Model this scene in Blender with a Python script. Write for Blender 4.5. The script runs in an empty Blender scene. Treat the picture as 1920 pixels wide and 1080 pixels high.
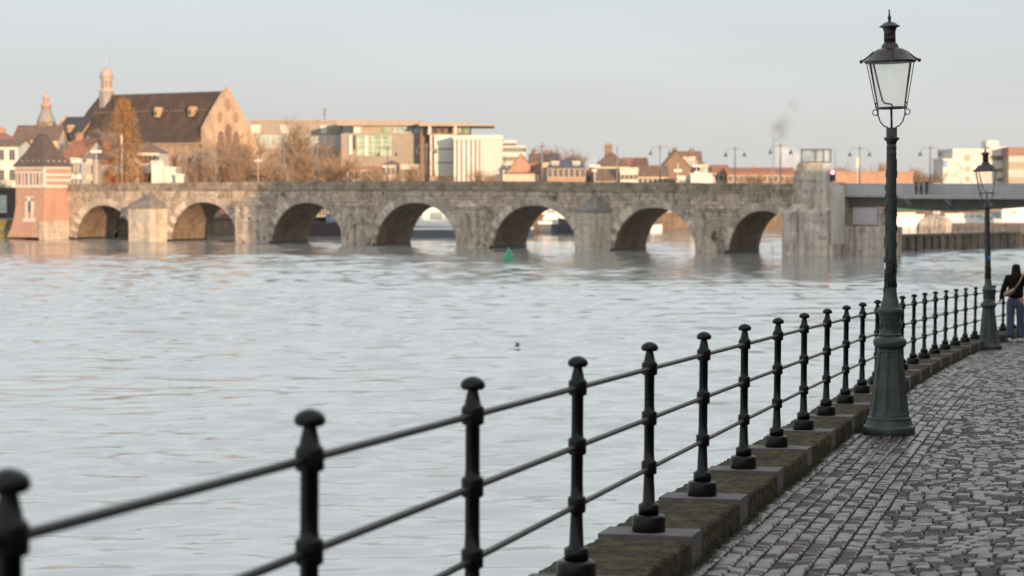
import bpy, bmesh, math, random
import numpy as np
from mathutils import Vector, Matrix
rnd = random.Random(7)
SC = bpy.context.scene
COL = SC.collection
R = math.radians

# ------------------------------------------------------------------ camera
CZ = 8.0
F = 4000.0
TH = math.atan((540-343)/F)
cd = bpy.data.cameras.new("camera"); cam = bpy.data.objects.new("camera", cd); COL.objects.link(cam)
cd.sensor_width = 36; cd.lens = 75; cd.clip_start = 0.3; cd.clip_end = 6000
cam.location = (0, 0, CZ); cam.rotation_euler = (math.pi/2-TH, 0, 0)
cd.dof.use_dof = True; cd.dof.focus_distance = 17.5; cd.dof.aperture_fstop = 3.2
SC.camera = cam

# ------------------------------------------------------------------ light
SUN_AZ = (0.38, -0.925)          # horizontal direction towards the sun
SUN_EL = 5.6
W = bpy.data.worlds.new("World"); SC.world = W; W.use_nodes = True
nt = W.node_tree; nt.nodes.clear()
out = nt.nodes.new('ShaderNodeOutputWorld'); bg = nt.nodes.new('ShaderNodeBackground')
sky = nt.nodes.new('ShaderNodeTexSky'); sky.sky_type = 'NISHITA'; sky.sun_disc = False
sky.sun_elevation = R(SUN_EL); sky.sun_rotation = math.atan2(SUN_AZ[0], SUN_AZ[1]); sky.air_density = 1.0; sky.dust_density = 2.0
bg.inputs['Strength'].default_value = 0.0865
# thin high cloud veil: pale colour that warms a little towards the horizon, faint streaks
tc = nt.nodes.new('ShaderNodeTexCoord'); sep = nt.nodes.new('ShaderNodeSeparateXYZ'); nt.links.new(tc.outputs['Generated'], sep.inputs[0])
cr = nt.nodes.new('ShaderNodeValToRGB'); nt.links.new(sep.outputs['Z'], cr.inputs[0])
e = cr.color_ramp.elements
e[0].position = 0.0; e[0].color = (5.8, 5.68, 5.45, 1)
e[1].position = 0.6; e[1].color = (9.0, 9.5, 9.9, 1)
x = cr.color_ramp.elements.new(0.035); x.color = (5.85, 6.02, 5.95, 1)
x = cr.color_ramp.elements.new(0.085); x.color = (5.75, 6.2, 6.6, 1)
mp = nt.nodes.new('ShaderNodeMapping'); mp.inputs['Scale'].default_value = (2.0, 2.0, 16.0); nt.links.new(tc.outputs['Generated'], mp.inputs[0])
nz = nt.nodes.new('ShaderNodeTexNoise'); nz.inputs['Scale'].default_value = 1.6; nz.inputs['Detail'].default_value = 5; nt.links.new(mp.outputs[0], nz.inputs[0])
mr = nt.nodes.new('ShaderNodeMapRange'); mr.inputs[1].default_value = .3; mr.inputs[2].default_value = .7; mr.inputs[3].default_value = .95; mr.inputs[4].default_value = 1.05
nt.links.new(nz.outputs['Fac'], mr.inputs[0])
mu = nt.nodes.new('ShaderNodeVectorMath'); mu.operation = 'SCALE'; nt.links.new(cr.outputs[0], mu.inputs[0]); nt.links.new(mr.outputs[0], mu.inputs['Scale'])
x = cr.color_ramp.elements.new(0.135); x.color = (9.4, 9.95, 10.3, 1)
# the veil is brighter round the low sun, behind the camera
sd = nt.nodes.new('ShaderNodeVectorMath'); sd.operation = 'DOT_PRODUCT'; sd.inputs[1].default_value = (SUN_AZ[0], SUN_AZ[1], .1); nt.links.new(tc.outputs['Generated'], sd.inputs[0])
gm = nt.nodes.new('ShaderNodeMapRange'); gm.interpolation_type = 'SMOOTHSTEP'; gm.inputs[1].default_value = -.35; gm.inputs[2].default_value = 1.0; gm.inputs[3].default_value = 1.0; gm.inputs[4].default_value = 1.35; nt.links.new(sd.outputs['Value'], gm.inputs[0])
mg = nt.nodes.new('ShaderNodeVectorMath'); mg.operation = 'SCALE'; nt.links.new(mu.outputs[0], mg.inputs[0]); nt.links.new(gm.outputs[0], mg.inputs['Scale']); mu = mg
mx = nt.nodes.new('ShaderNodeMix'); mx.data_type = 'RGBA'; mx.inputs[0].default_value = 0.9
nt.links.new(sky.outputs[0], mx.inputs[6]); nt.links.new(mu.outputs[0], mx.inputs[7])
nt.links.new(mx.outputs[2], bg.inputs['Color']); nt.links.new(bg.outputs[0], out.inputs[0])

ld = bpy.data.lights.new("sun", 'SUN'); lo = bpy.data.objects.new("sun", ld); COL.objects.link(lo)
ld.energy = 5.0; ld.angle = R(0.6); ld.color = (1.0, 0.69, 0.42)
sdir = Vector((SUN_AZ[0]*math.cos(R(SUN_EL)), SUN_AZ[1]*math.cos(R(SUN_EL)), math.sin(R(SUN_EL))))
lo.rotation_euler = sdir.to_track_quat('Z', 'Y').to_euler(); lo.location = (60, -60, 60)
SC.view_settings.view_transform = 'Standard'; SC.view_settings.look = 'None'
SC.view_settings.exposure = 0.52; SC.view_settings.gamma = 1.0
SC.render.engine = 'CYCLES'
SC.cycles.max_bounces = 6; SC.cycles.transparent_max_bounces = 12; SC.cycles.volume_bounces = 1
SC.cycles.use_denoising = True; SC.cycles.sample_clamp_indirect = 6

# ------------------------------------------------------------------ pixel helpers (photo is 1920 wide)
def at(px, py, Y):
    a = (px-960)/F; b = (540-py)/F
    d = Vector((a, math.cos(TH)+b*math.sin(TH), -math.sin(TH)+b*math.cos(TH)))
    return Vector((0, 0, CZ)) + d*(Y/d.y)
def X_(px, Y): return at(px, 343, Y).x
def Z_(py, Y): return at(960, py, Y).z

# ------------------------------------------------------------------ materials
MATS = {}
def mat(name, col, rough=.8, var=.12, scale=3.0, bump=0.0, bscale=None, metal=0.0, col2=None, island=0.0, stretch=(1,1,1), spec=.5, ramp=(.35,.65), coat=0):
    if name in MATS: return MATS[name]
    m = bpy.data.materials.new(name); m.use_nodes = True; MATS[name] = m
    n = m.node_tree; b = n.nodes['Principled BSDF']
    b.inputs['Roughness'].default_value = rough; b.inputs['Metallic'].default_value = metal
    b.inputs['Specular IOR Level'].default_value = spec
    t = n.nodes.new('ShaderNodeTexCoord'); mp = n.nodes.new('ShaderNodeMapping'); mp.inputs['Scale'].default_value = stretch
    n.links.new(t.outputs['Object'], mp.inputs[0])
    nz = n.nodes.new('ShaderNodeTexNoise'); nz.inputs['Scale'].default_value = scale; nz.inputs['Detail'].default_value = 6; nz.inputs['Roughness'].default_value = .62
    n.links.new(mp.outputs[0], nz.inputs[0])
    r = n.nodes.new('ShaderNodeValToRGB'); n.links.new(nz.outputs['Fac'], r.inputs[0])
    c2 = col2 if col2 else tuple(min(1, c*(1+var)) for c in col)
    c1 = col if col2 else tuple(c*(1-var) for c in col)
    r.color_ramp.elements[0].position = ramp[0]; r.color_ramp.elements[0].color = (*c1, 1)
    r.color_ramp.elements[1].position = ramp[1]; r.color_ramp.elements[1].color = (*c2, 1)
    src = r.outputs[0]
    if island:
        g = n.nodes.new('ShaderNodeNewGeometry'); q = n.nodes.new('ShaderNodeMapRange')
        q.inputs[3].default_value = 1-island; q.inputs[4].default_value = 1+island
        n.links.new(g.outputs['Random Per Island'], q.inputs[0])
        v = n.nodes.new('ShaderNodeVectorMath'); v.operation = 'SCALE'
        n.links.new(src, v.inputs[0]); n.links.new(q.outputs[0], v.inputs['Scale']); src = v.outputs[0]
    n.links.new(src, b.inputs['Base Color'])
    if bump:
        nb = n.nodes.new('ShaderNodeTexNoise'); nb.inputs['Scale'].default_value = bscale or scale*4; nb.inputs['Detail'].default_value = 5
        n.links.new(mp.outputs[0], nb.inputs[0])
        bp = n.nodes.new('ShaderNodeBump'); bp.inputs['Strength'].default_value = 1; bp.inputs['Distance'].default_value = bump
        n.links.new(nb.outputs['Fac'], bp.inputs['Height']); n.links.new(bp.outputs[0], b.inputs['Normal'])
    if coat: b.inputs['Coat Weight'].default_value = coat
    return m

def masonry(name, c1, c2, mortar, bw, bh, rough=.9, bump=.02, stain=None, stain_amt=.5, patch=None, pits=0, axis='xz', mort=.02, stain_scale=(.9, .9, .18)):
    """brick or block work: two block tones, mortar, big patches and vertical stains"""
    if name in MATS: return MATS[name]
    m = bpy.data.materials.new(name); m.use_nodes = True; MATS[name] = m
    n = m.node_tree; b = n.nodes['Principled BSDF']; b.inputs['Roughness'].default_value = rough; b.inputs['Specular IOR Level'].default_value = .25
    t = n.nodes.new('ShaderNodeTexCoord'); s = n.nodes.new('ShaderNodeSeparateXYZ'); n.links.new(t.outputs['Object'], s.inputs[0])
    ad = n.nodes.new('ShaderNodeMath'); ad.operation = 'ADD'; n.links.new(s.outputs[0], ad.inputs[0]); n.links.new(s.outputs[1], ad.inputs[1])
    cb = n.nodes.new('ShaderNodeCombineXYZ'); n.links.new(ad.outputs[0], cb.inputs[0]); n.links.new(s.outputs[2], cb.inputs[1])
    br = n.nodes.new('ShaderNodeTexBrick'); n.links.new(cb.outputs[0], br.inputs[0])
    br.inputs['Scale'].default_value = 1; br.inputs['Brick Width'].default_value = bw; br.inputs['Row Height'].default_value = bh
    br.inputs['Mortar Size'].default_value = mort; br.inputs['Color1'].default_value = (*c1, 1); br.inputs['Color2'].default_value = (*c2, 1); br.inputs['Mortar'].default_value = (*mortar, 1)
    src = br.outputs['Color']
    def over(src, color, scale, st, lo, hi, amt):
        mp = n.nodes.new('ShaderNodeMapping'); mp.inputs['Scale'].default_value = st; n.links.new(t.outputs['Object'], mp.inputs[0])
        z = n.nodes.new('ShaderNodeTexNoise'); z.inputs['Scale'].default_value = scale; z.inputs['Detail'].default_value = 7; z.inputs['Roughness'].default_value = .65
        n.links.new(mp.outputs[0], z.inputs[0])
        q = n.nodes.new('ShaderNodeMapRange'); q.inputs[1].default_value = lo; q.inputs[2].default_value = hi; q.inputs[4].default_value = amt
        n.links.new(z.outputs['Fac'], q.inputs[0])
        x = n.nodes.new('ShaderNodeMix'); x.data_type = 'RGBA'; n.links.new(q.outputs[0], x.inputs[0]); n.links.new(src, x.inputs[6]); x.inputs[7].default_value = (*color, 1)
        return x.outputs[2], z
    if patch: src, _ = over(src, patch, .45, (1, 1, 1), .48, .66, .8)
    zz = None
    if stain: src, zz = over(src, stain, 1.0, stain_scale, .46, .72, stain_amt); src, zz = over(src, stain, 1.7, (1, 1, .7), .52, .7, stain_amt*.8)
    if pits: src, _ = over(src, (.028,.021,.016), .95, (1, 1, .75), .585, .66, pits); src, _ = over(src, tuple(min(1,c*1.35) for c in c1), .8, (1.3, 1.3, 1.6), .58, .70, .7)
    n.links.new(src, b.inputs['Base Color'])
    bp = n.nodes.new('ShaderNodeBump'); bp.inputs['Distance'].default_value = bump
    n.links.new(br.outputs['Fac'], bp.inputs['Height']); bp.invert = True
    z2 = n.nodes.new('ShaderNodeTexNoise'); z2.inputs['Scale'].default_value = 2.5/bw; z2.inputs['Detail'].default_value = 4; n.links.new(t.outputs['Object'], z2.inputs[0])
    b2 = n.nodes.new('ShaderNodeBump'); b2.inputs['Distance'].default_value = bump*1.5; n.links.new(z2.outputs['Fac'], b2.inputs['Height']); n.links.new(bp.outputs[0], b2.inputs['Normal'])
    n.links.new(b2.outputs[0], b.inputs['Normal'])
    return m

def glassmat(name, tint=(.9,.95,.95), clear=.72, haze=.12, rough=.05):
    m = bpy.data.materials.new(name); m.use_nodes = True; n = m.node_tree; n.nodes.clear()
    o = n.nodes.new('ShaderNodeOutputMaterial'); tr = n.nodes.new('ShaderNodeBsdfTransparent'); tr.inputs[0].default_value = (*tint, 1)
    gl = n.nodes.new('ShaderNodeBsdfGlossy'); gl.inputs['Roughness'].default_value = rough; gl.inputs['Color'].default_value = (.9,.9,.9,1)
    df = n.nodes.new('ShaderNodeBsdfTranslucent'); df.inputs[0].default_value = (.85,.85,.8,1)
    z = n.nodes.new('ShaderNodeTexNoise'); z.inputs['Scale'].default_value = 2.5; z.inputs['Detail'].default_value = 3
    mr = n.nodes.new('ShaderNodeMapRange'); mr.inputs[1].default_value = .4; mr.inputs[2].default_value = .7; mr.inputs[3].default_value = haze*.5; mr.inputs[4].default_value = haze*1.8
    n.links.new(z.outputs['Fac'], mr.inputs[0])
    a = n.nodes.new('ShaderNodeMixShader'); n.links.new(mr.outputs[0], a.inputs[0]); n.links.new(tr.outputs[0], a.inputs[1]); n.links.new(df.outputs[0], a.inputs[2])
    lw = n.nodes.new('ShaderNodeFresnel'); lw.inputs[0].default_value = 1.12
    c = n.nodes.new('ShaderNodeMixShader'); n.links.new(lw.outputs[0], c.inputs[0]); n.links.new(a.outputs[0], c.inputs[1]); n.links.new(gl.outputs[0], c.inputs[2])
    n.links.new(c.outputs[0], o.inputs[0]); return m

def emit(name, col, s):
    m = bpy.data.materials.new(name); m.use_nodes = True; b = m.node_tree.nodes['Principled BSDF']
    b.inputs['Base Color'].default_value = (*col, 1); b.inputs['Emission Color'].default_value = (*col, 1); b.inputs['Emission Strength'].default_value = s
    return m

# ------------------------------------------------------------------ mesh helpers
class MB:
    def __init__(s): s.v = []; s.f = []; s.mi = []; s.sm = []
    def add(s, vs, fs, mi=0, smooth=False):
        o = len(s.v); s.v += [tuple(v) for v in vs]
        for f in fs: s.f.append(tuple(i+o for i in f)); s.mi.append(mi); s.sm.append(smooth)
        return s
    def box(s, x0, x1, y0, y1, z0, z1, mi=0, M=None):
        vs = [(x0,y0,z0),(x1,y0,z0),(x1,y1,z0),(x0,y1,z0),(x0,y0,z1),(x1,y0,z1),(x1,y1,z1),(x0,y1,z1)]
        if M is not None: vs = [M @ Vector(v) for v in vs]
        return s.add(vs, [(0,3,2,1),(4,5,6,7),(0,1,5,4),(1,2,6,5),(2,3,7,6),(3,0,4,7)], mi)
    def lathe(s, prof, n=24, mi=0, c=(0,0,0), smooth=True, rot=0, cap=True):
        vs = []
        for r, z in prof:
            for k in range(n):
                a = 2*math.pi*k/n+rot; vs.append((c[0]+r*math.cos(a), c[1]+r*math.sin(a), c[2]+z))
        fs = [(j*n+k, j*n+(k+1)%n, (j+1)*n+(k+1)%n, (j+1)*n+k) for j in range(len(prof)-1) for k in range(n)]
        if cap: fs += [tuple(range(n-1, -1, -1)), tuple((len(prof)-1)*n+k for k in range(n))]
        return s.add(vs, fs, mi, smooth)
    def tube(s, pts, r, n=8, mi=0, smooth=True):
        pts = [Vector(p) for p in pts]; vs = []; m = len(pts)
        rr = r if isinstance(r, (list, tuple)) else [r]*m
        up0 = Vector((0.013, 0.02, 1))
        for i, p in enumerate(pts):
            t = (pts[min(i+1, m-1)]-pts[max(i-1, 0)]).normalized()
            a = t.cross(up0)
            if a.length < .05: a = t.cross(Vector((1, 0, 0)))
            a.normalize(); b = t.cross(a)
            for k in range(n):
                q = 2*math.pi*k/n; vs.append(p+(a*math.cos(q)+b*math.sin(q))*rr[i])
        fs = [(j*n+k, j*n+(k+1)%n, (j+1)*n+(k+1)%n, (j+1)*n+k) for j in range(m-1) for k in range(n)]
        fs += [tuple(range(n-1, -1, -1)), tuple((m-1)*n+k for k in range(n))]
        return s.add(vs, fs, mi, smooth)
    def prism(s, poly, z0, z1, mi=0):
        n = len(poly); vs = [(x, y, z0) for x, y in poly]+[(x, y, z1) for x, y in poly]
        return s.add(vs, [tuple(range(n-1, -1, -1)), tuple(range(n, 2*n))]+[(i, (i+1) % n, n+(i+1) % n, n+i) for i in range(n)], mi)
    def build(s, name, mats, parent=None, loc=None, rz=0):
        me = bpy.data.meshes.new(name); me.from_pydata(s.v, [], s.f); me.update()
        for m in (mats if isinstance(mats, (list, tuple)) else [mats]): me.materials.append(m)
        me.polygons.foreach_set('material_index', s.mi); me.polygons.foreach_set('use_smooth', s.sm)
        bm = bmesh.new(); bm.from_mesh(me); bmesh.ops.recalc_face_normals(bm, faces=bm.faces); bm.to_mesh(me); bm.free()
        o = bpy.data.objects.new(name, me); COL.objects.link(o)
        if parent: o.parent = parent
        if loc is not None: o.location = loc
        if rz: o.rotation_euler.z = rz
        return o
def empty(name, loc=(0,0,0), rz=0, parent=None):
    o = bpy.data.objects.new(name, None); COL.objects.link(o); o.location = loc; o.rotation_euler = (0, 0, rz); o.empty_display_size = .2
    if parent: o.parent = parent
    return o
def tag(o, label, cat, group=None, kind=None):
    if label: o['label'] = label
    if cat: o['category'] = cat
    if group: o['group'] = group
    if kind: o['kind'] = kind
    return o
KIDS = {}
def copy_tree(o, parent=None):
    c = o.copy(); COL.objects.link(c)
    if parent is not None: c.parent = parent
    for ch in list(o.children): copy_tree(ch, c)
    return c
def npmesh(name, v, f, m, parent=None, smooth=False):
    v = np.asarray(v, dtype=np.float32); f = np.asarray(f, dtype=np.int32); k = f.shape[1]
    me = bpy.data.meshes.new(name); me.vertices.add(len(v)); me.vertices.foreach_set('co', v.ravel())
    me.loops.add(f.size); me.loops.foreach_set('vertex_index', f.ravel())
    me.polygons.add(len(f)); me.polygons.foreach_set('loop_start', np.arange(0, f.size, k, dtype=np.int32))
    me.polygons.foreach_set('use_smooth', np.full(len(f), smooth))
    me.update(calc_edges=True); me.materials.append(m)
    o = bpy.data.objects.new(name, me); COL.objects.link(o)
    if parent: o.parent = parent
    return o

# ------------------------------------------------------------------ palette
M_iron = mat('black_iron_paint', (.0040,.0030,.0034), .36, .4, 12, .0006, 90, spec=.22)
M_capst = mat('grey_post_slab', (.088,.078,.075), .8, .2, 7, .002, 60)
M_moss = mat('mossy_old_stone', (.034,.024,.018), .95, 0, 11, .03, 34, col2=(.080,.072,.028), stretch=(1,1,1), ramp=(.44,.64), spec=.2)
M_cobble = mat('granite_cobble', (.053,.040,.036), .34, .35, 2.2, .0035, 36, island=.48, spec=.6)
M_joint = mat('mossy_joint_soil', (.010,.009,.006), .95, .5, 6, .008, 30, col2=(.026,.028,.010), spec=.1)
M_grass = mat('kerb_grass', (.028,.040,.012), .7, .4, 30)
M_lampgreen = mat('aged_green_paint', (.026,.031,.028), .5, .3, 6, .004, 30, spec=.35)
M_rustgreen = mat('worn_green_paint_with_rust', (.046,.060,.052), .5, 0, 5, .003, 30, col2=(.022,.030,.026), spec=.35, ramp=(.35,.6))
M_copper = mat('dark_brown_copper', (.035,.022,.024), .42, .3, 14, .002, 40, metal=.2)
M_concrete = masonry('weathered_concrete', (.46,.39,.32), (.40,.335,.275), (.2,.17,.145), 1.6, .9, bump=.01, stain=(.08,.062,.048), stain_amt=.9, pits=.45, mort=.01, stain_scale=(1.6,1.6,.14))
M_concl = mat('light_concrete', (.46,.405,.35), .85, .2, 1.2, .01, 6, stretch=(2,2,.3))
M_stone = masonry('old_bridge_limestone', (.50,.40,.31), (.36,.285,.215), (.22,.175,.135), 1.05, .46, bump=.05, stain=(.070,.050,.037), stain_amt=.9, patch=(.24,.18,.135), pits=.85, mort=.025, stain_scale=(1.1,1.1,.25))
M_stonelight = masonry('pale_pier_limestone', (.50,.415,.33), (.42,.345,.275), (.28,.22,.17), .9, .4, bump=.03, stain=(.13,.11,.09), stain_amt=.7, mort=.02)
M_pier = masonry('stained_pier_limestone', (.52,.43,.34), (.42,.34,.265), (.26,.21,.16), .95, .42, bump=.05, stain=(.075,.055,.04), stain_amt=.85, patch=(.34,.27,.21), pits=.8, mort=.02)
M_vouss = mat('voussoir_stone', (.36,.29,.23), .9, .3, 1.0, .03, 6, island=.35)
M_coping = masonry('dark_parapet_stone', (.30,.24,.185), (.23,.18,.14), (.15,.12,.09), 1.4, .55, bump=.03, stain=(.07,.052,.04), stain_amt=.95, stain_scale=(.6,.6,.5))
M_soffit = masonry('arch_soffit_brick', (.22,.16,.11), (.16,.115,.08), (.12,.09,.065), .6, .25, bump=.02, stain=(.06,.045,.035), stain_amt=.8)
M_brick = masonry('red_brick', (.41,.235,.165), (.345,.19,.13), (.36,.25,.19), .5, .16, bump=.01, stain=(.26,.13,.09), stain_amt=.5, mort=.015)
M_brick2 = masonry('orange_brick', (.38,.23,.16), (.31,.18,.12), (.34,.25,.19), .5, .16, bump=.01, stain=(.24,.13,.085), stain_amt=.5, mort=.015)
M_brown = masonry('brown_brick', (.24,.16,.12), (.19,.125,.09), (.2,.15,.12), .5, .16, bump=.01, stain=(.12,.08,.06), stain_amt=.5, mort=.015)
M_marl = masonry('yellow_marlstone', (.50,.36,.255), (.41,.285,.195), (.30,.205,.14), 1.0, .45, bump=.04, stain=(.2,.135,.085), stain_amt=.7)
M_white = mat('white_render', (.52,.48,.43), .8, .08, .8)
M_cream = mat('cream_render', (.45,.37,.28), .8, .12, .8)
M_trim = mat('pale_trim', (.47,.41,.34), .8, .06, 1)
M_slate = mat('dark_slate_roof', (.075,.052,.045), .8, .3, 1.5, .02, 5, stretch=(1,1,3))
M_tile = mat('red_clay_tile_roof', (.24,.10,.06), .85, .3, 1.5, .02, 5)
M_btile = mat('brown_tile_roof', (.13,.082,.058), .85, .3, 1.5, .02, 5)
M_churchroof = mat('old_brown_slate_roof', (.062,.040,.031), .95, .28, .55, .03, 4, stretch=(1,1,.35))
M_lead = mat('grey_lead', (.22,.20,.19), .7, .2, 2)
M_pane = mat('window_pane', (.05,.055,.06), .12, .3, .5, spec=.8)
M_pale_pane = mat('pale_window_pane', (.30,.36,.34), .15, .3, .4, spec=.8)
M_green_pane = mat('green_tinted_pane', (.22,.30,.20), .2, .4, .6, spec=.8)
M_steel = mat('grey_steel_paint', (.26,.25,.25), .5, .1, 1.5)
M_steeld = mat('dark_steel_girder', (.085,.074,.062), .6, .25, 1)
M_pole = mat('lamp_pole_grey', (.17,.16,.165), .45, .1, 3)
M_poledark = mat('lamp_shade_grey', (.07,.07,.075), .6, .1, 3)
M_bark = mat('tree_bark', (.09,.06,.04), .9, .3, 3)
M_twig = mat('bare_twigs', (.27,.18,.12), .85, .3, .3)
M_twig2 = mat('grey_bare_twigs', (.20,.13,.085), .85, .3, .3)
M_dryleaf = mat('dry_brown_leaves', (.27,.14,.055), .8, .35, 1.2)
M_taupe = mat('taupe_cladding', (.25,.205,.165), .7, .08, .6)
M_beige = mat('beige_cladding', (.29,.24,.185), .7, .08, .6)
M_boatw = mat('white_boat_paint', (.58,.56,.53), .35, .06, 1)
M_boatd = mat('dark_hull_paint', (.03,.03,.04), .4, .2, 1)
M_blackcloth = mat('black_knit', (.010,.009,.010), .95, .2, 30, spec=.1)
M_buoy = mat('green_buoy_paint', (.02,.22,.09), .45, .15, 3)

# ------------------------------------------------------------------ water, ground
def water():
    m = bpy.data.materials.new('river_water'); m.use_nodes = True; n = m.node_tree; n.nodes.clear()
    o = n.nodes.new('ShaderNodeOutputMaterial')
    t = n.nodes.new('ShaderNodeTexCoord')
    def noise(sx, sy, scale, det, w=.6):
        mp = n.nodes.new('ShaderNodeMapping'); mp.inputs['Scale'].default_value = (sx, sy, 1); mp.inputs['Rotation'].default_value = (0,0,R(-6)); n.links.new(t.outputs['Object'], mp.inputs[0])
        z = n.nodes.new('ShaderNodeTexNoise'); z.inputs['Scale'].default_value = scale; z.inputs['Detail'].default_value = det; z.inputs['Roughness'].default_value = w
        z.inputs['Distortion'].default_value = .4
        n.links.new(mp.outputs[0], z.inputs[0]); return z.outputs['Fac']
    a = noise(.34, 1.0, 1.0, 4); b = noise(.07, .16, 1.0, 3); c = noise(.6, 1.4, 2.4, 2)
    def mth(op, p, q):
        k = n.nodes.new('ShaderNodeMath'); k.operation = op
        for i, z in enumerate((p, q)):
            if isinstance(z, float): k.inputs[i].default_value = z
            else: n.links.new(z, k.inputs[i])
        return k.outputs[0]
    patch = n.nodes.new('ShaderNodeMapRange'); n.links.new(noise(.025,.05,1.0,3), patch.inputs[0]); patch.inputs[1].default_value = .35; patch.inputs[2].default_value = .7; patch.inputs[3].default_value = .45; patch.inputs[4].default_value = 1.25
    h = mth('ADD', mth('MULTIPLY', a, .024), mth('ADD', mth('MULTIPLY', b, .05), mth('MULTIPLY', c, .010)))
    h = mth('MULTIPLY', h, patch.outputs[0])
    bp = n.nodes.new('ShaderNodeBump'); bp.inputs['Distance'].default_value = 1.0; bp.inputs['Strength'].default_value = 1.0; n.links.new(h, bp.inputs['Height'])
    gl = n.nodes.new('ShaderNodeBsdfGlossy'); gl.inputs['Roughness'].default_value = .08; gl.inputs['Color'].default_value = (.985,.995,.99,1)
    df = n.nodes.new('ShaderNodeBsdfDiffuse'); df.inputs[0].default_value = (.225,.225,.215,1)
    fr = n.nodes.new('ShaderNodeFresnel'); fr.inputs[0].default_value = 3.6
    for q in (gl, df, fr): n.links.new(bp.outputs[0], q.inputs['Normal'])
    mx = n.nodes.new('ShaderNodeMixShader'); n.links.new(fr.outputs[0], mx.inputs[0]); n.links.new(df.outputs[0], mx.inputs[1]); n.links.new(gl.outputs[0], mx.inputs[2])
    n.links.new(mx.outputs[0], o.inputs[0]); return m
def river():
    rg = np.random.RandomState(4)
    ys = [36.0]
    while ys[-1] < 335: ys.append(ys[-1]*1.0025)
    ys = np.array(ys); nc = 420; u = np.linspace(-1, 1, nc)
    Yg = np.repeat(ys[:, None], nc, 1); Xg = u[None, :]*(.33*Yg+8)+.0*Yg
    Zg = np.zeros_like(Xg); dY = Yg*.0025
    gust = np.zeros_like(Xg)
    for _ in range(14):      # slow patches of calmer and rougher water
        k = rg.uniform(.03, .16); th = rg.uniform(0, 2*np.pi); gust += np.sin(Xg*k*np.cos(th)*.5+Yg*k*np.sin(th)+rg.uniform(0, 6.28))
    gust = 1.0+.22*gust/np.sqrt(7)*1.4
    for _ in range(90):
        lam = 0.5*(6.5/.5)**(rg.rand()**1.2); k = 2*np.pi/lam; th = np.pi/2+rg.normal(0, .42)+.15
        sl = WAVE_SLOPE/np.sqrt(90)*np.sqrt(2)*(1.0 if lam < 3 else .6); A = sl/k
        damp = np.clip((lam/dY-2.2)/1.5, 0, 1)
        Zg += A*damp*np.sin(k*(Xg*np.cos(th)+Yg*np.sin(th))+rg.uniform(0, 6.28))
    Zg *= gust
    edge = np.clip((1-np.abs(u))/.04, 0, 1)[None, :]*np.clip((Yg-36)/1.5, 0, 1)*np.clip((334-Yg)/4, 0, 1); Zg *= edge
    n = len(ys); V = np.stack([Xg, Yg, Zg], -1).reshape(-1, 3)
    i = np.arange(n-1)[:, None]*nc+np.arange(nc-1)[None, :]; i = i.ravel()
    Fq = np.stack([i, i+1, i+nc+1, i+nc], 1)
    o = len(V); x0, x1 = Xg[0, 0], Xg[0, -1]; x2, x3 = Xg[-1, 0], Xg[-1, -1]; ye = ys[-1]
    E = np.array([(-900,-300,0),(500,-300,0),(500,36,0),(-900,36,0),(x0,36,0),(x1,36,0),(x2,ye,0),(x3,ye,0),(-900,ye,0),(500,ye,0),(-900,900,0),(500,900,0)])
    V = np.concatenate([V, E]); Fe = np.array([(0,1,2,3),(3,4,6,8),(5,2,9,7),(8,9,11,10)])+o
    return V, np.concatenate([Fq, Fe])
WAVE_SLOPE = 0.112
V, Fq = river()
tag(npmesh('water', V, Fq, water(), smooth=True), None, None, kind='structure')
M_ground = mat('bank_ground', (.12,.10,.07), .95, .3, .2, col2=(.17,.13,.09))
SH = [(-900,335),(-150,318),(-77.5,312),(-66,309.5),(-58,314),(-40,320),(-17,322),(4,340),(24,362),(47,380),(100,392),(200,400),(600,420)]
g = MB()
vs = [(x, y, 2.6) for x, y in SH]+[(x*1.0, 4500, 2.6) for x, y in SH]
vs[len(SH)] = (-3000,4500,2.6); vs[-1] = (3500,4500,2.6)
n_ = len(SH); g.add(vs, [(i, i+1, n_+i+1, n_+i) for i in range(n_-1)])
g.add([(-900,335,2.6),(-3000,335,2.6),(-3000,4500,2.6)], [(0,1,2)])
g.add([(600,420,2.6),(3500,420,2.6),(3500,4500,2.6)], [(0,1,2)])
tag(g.build('ground', M_ground), None, None, kind='structure')
# far quay wall along the opposite bank
M_quaywall = masonry('far_quay_brickwork', (.20,.14,.10), (.15,.105,.075), (.1,.075,.06), 1.0, .4, bump=.03, stain=(.06,.05,.03), stain_amt=.7)
q = MB()
for (x0, y0), (x1, y1) in zip(SH[4:-1], SH[5:]):
    q.add([(x0,y0,-1),(x1,y1,-1),(x1,y1,2.62),(x0,y0,2.62)], [(0,1,2,3)])
    q.add([(x0,y0-.35,2.62),(x1,y1-.35,2.62),(x1,y1+.5,2.62),(x0,y0+.5,2.62),(x0,y0-.35,2.95),(x1,y1-.35,2.95),(x1,y1+.5,2.95),(x0,y0+.5,2.95)], [(0,1,5,4),(4,5,6,7),(3,2,6,7),(0,1,2,3)])
tag(q.build('quay_wall', M_quaywall), 'low brown quay wall along the opposite bank, seen through the bridge arches', 'quay wall')
b = MB()
for (x0, y0), (x1, y1) in zip(SH[0:4], SH[1:5]):
    b.add([(x0,y0-2.8,-.5),(x1,y1-2.8,-.5),(x1,y1-2.2,.75),(x0,y0-2.2,.75),(x1,y1+.1,1.0),(x0,y0+.1,1.0),(x1,y1+.1,2.65),(x0,y0+.1,2.65)], [(0,1,2,3),(3,2,4,5),(5,4,6,7)])
tag(b.build('river_bank', mat('mossy_bank', (.20,.15,.06), .95, 0, 1.2, .05, 5, col2=(.09,.085,.03))), None, None, kind='structure')

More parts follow.
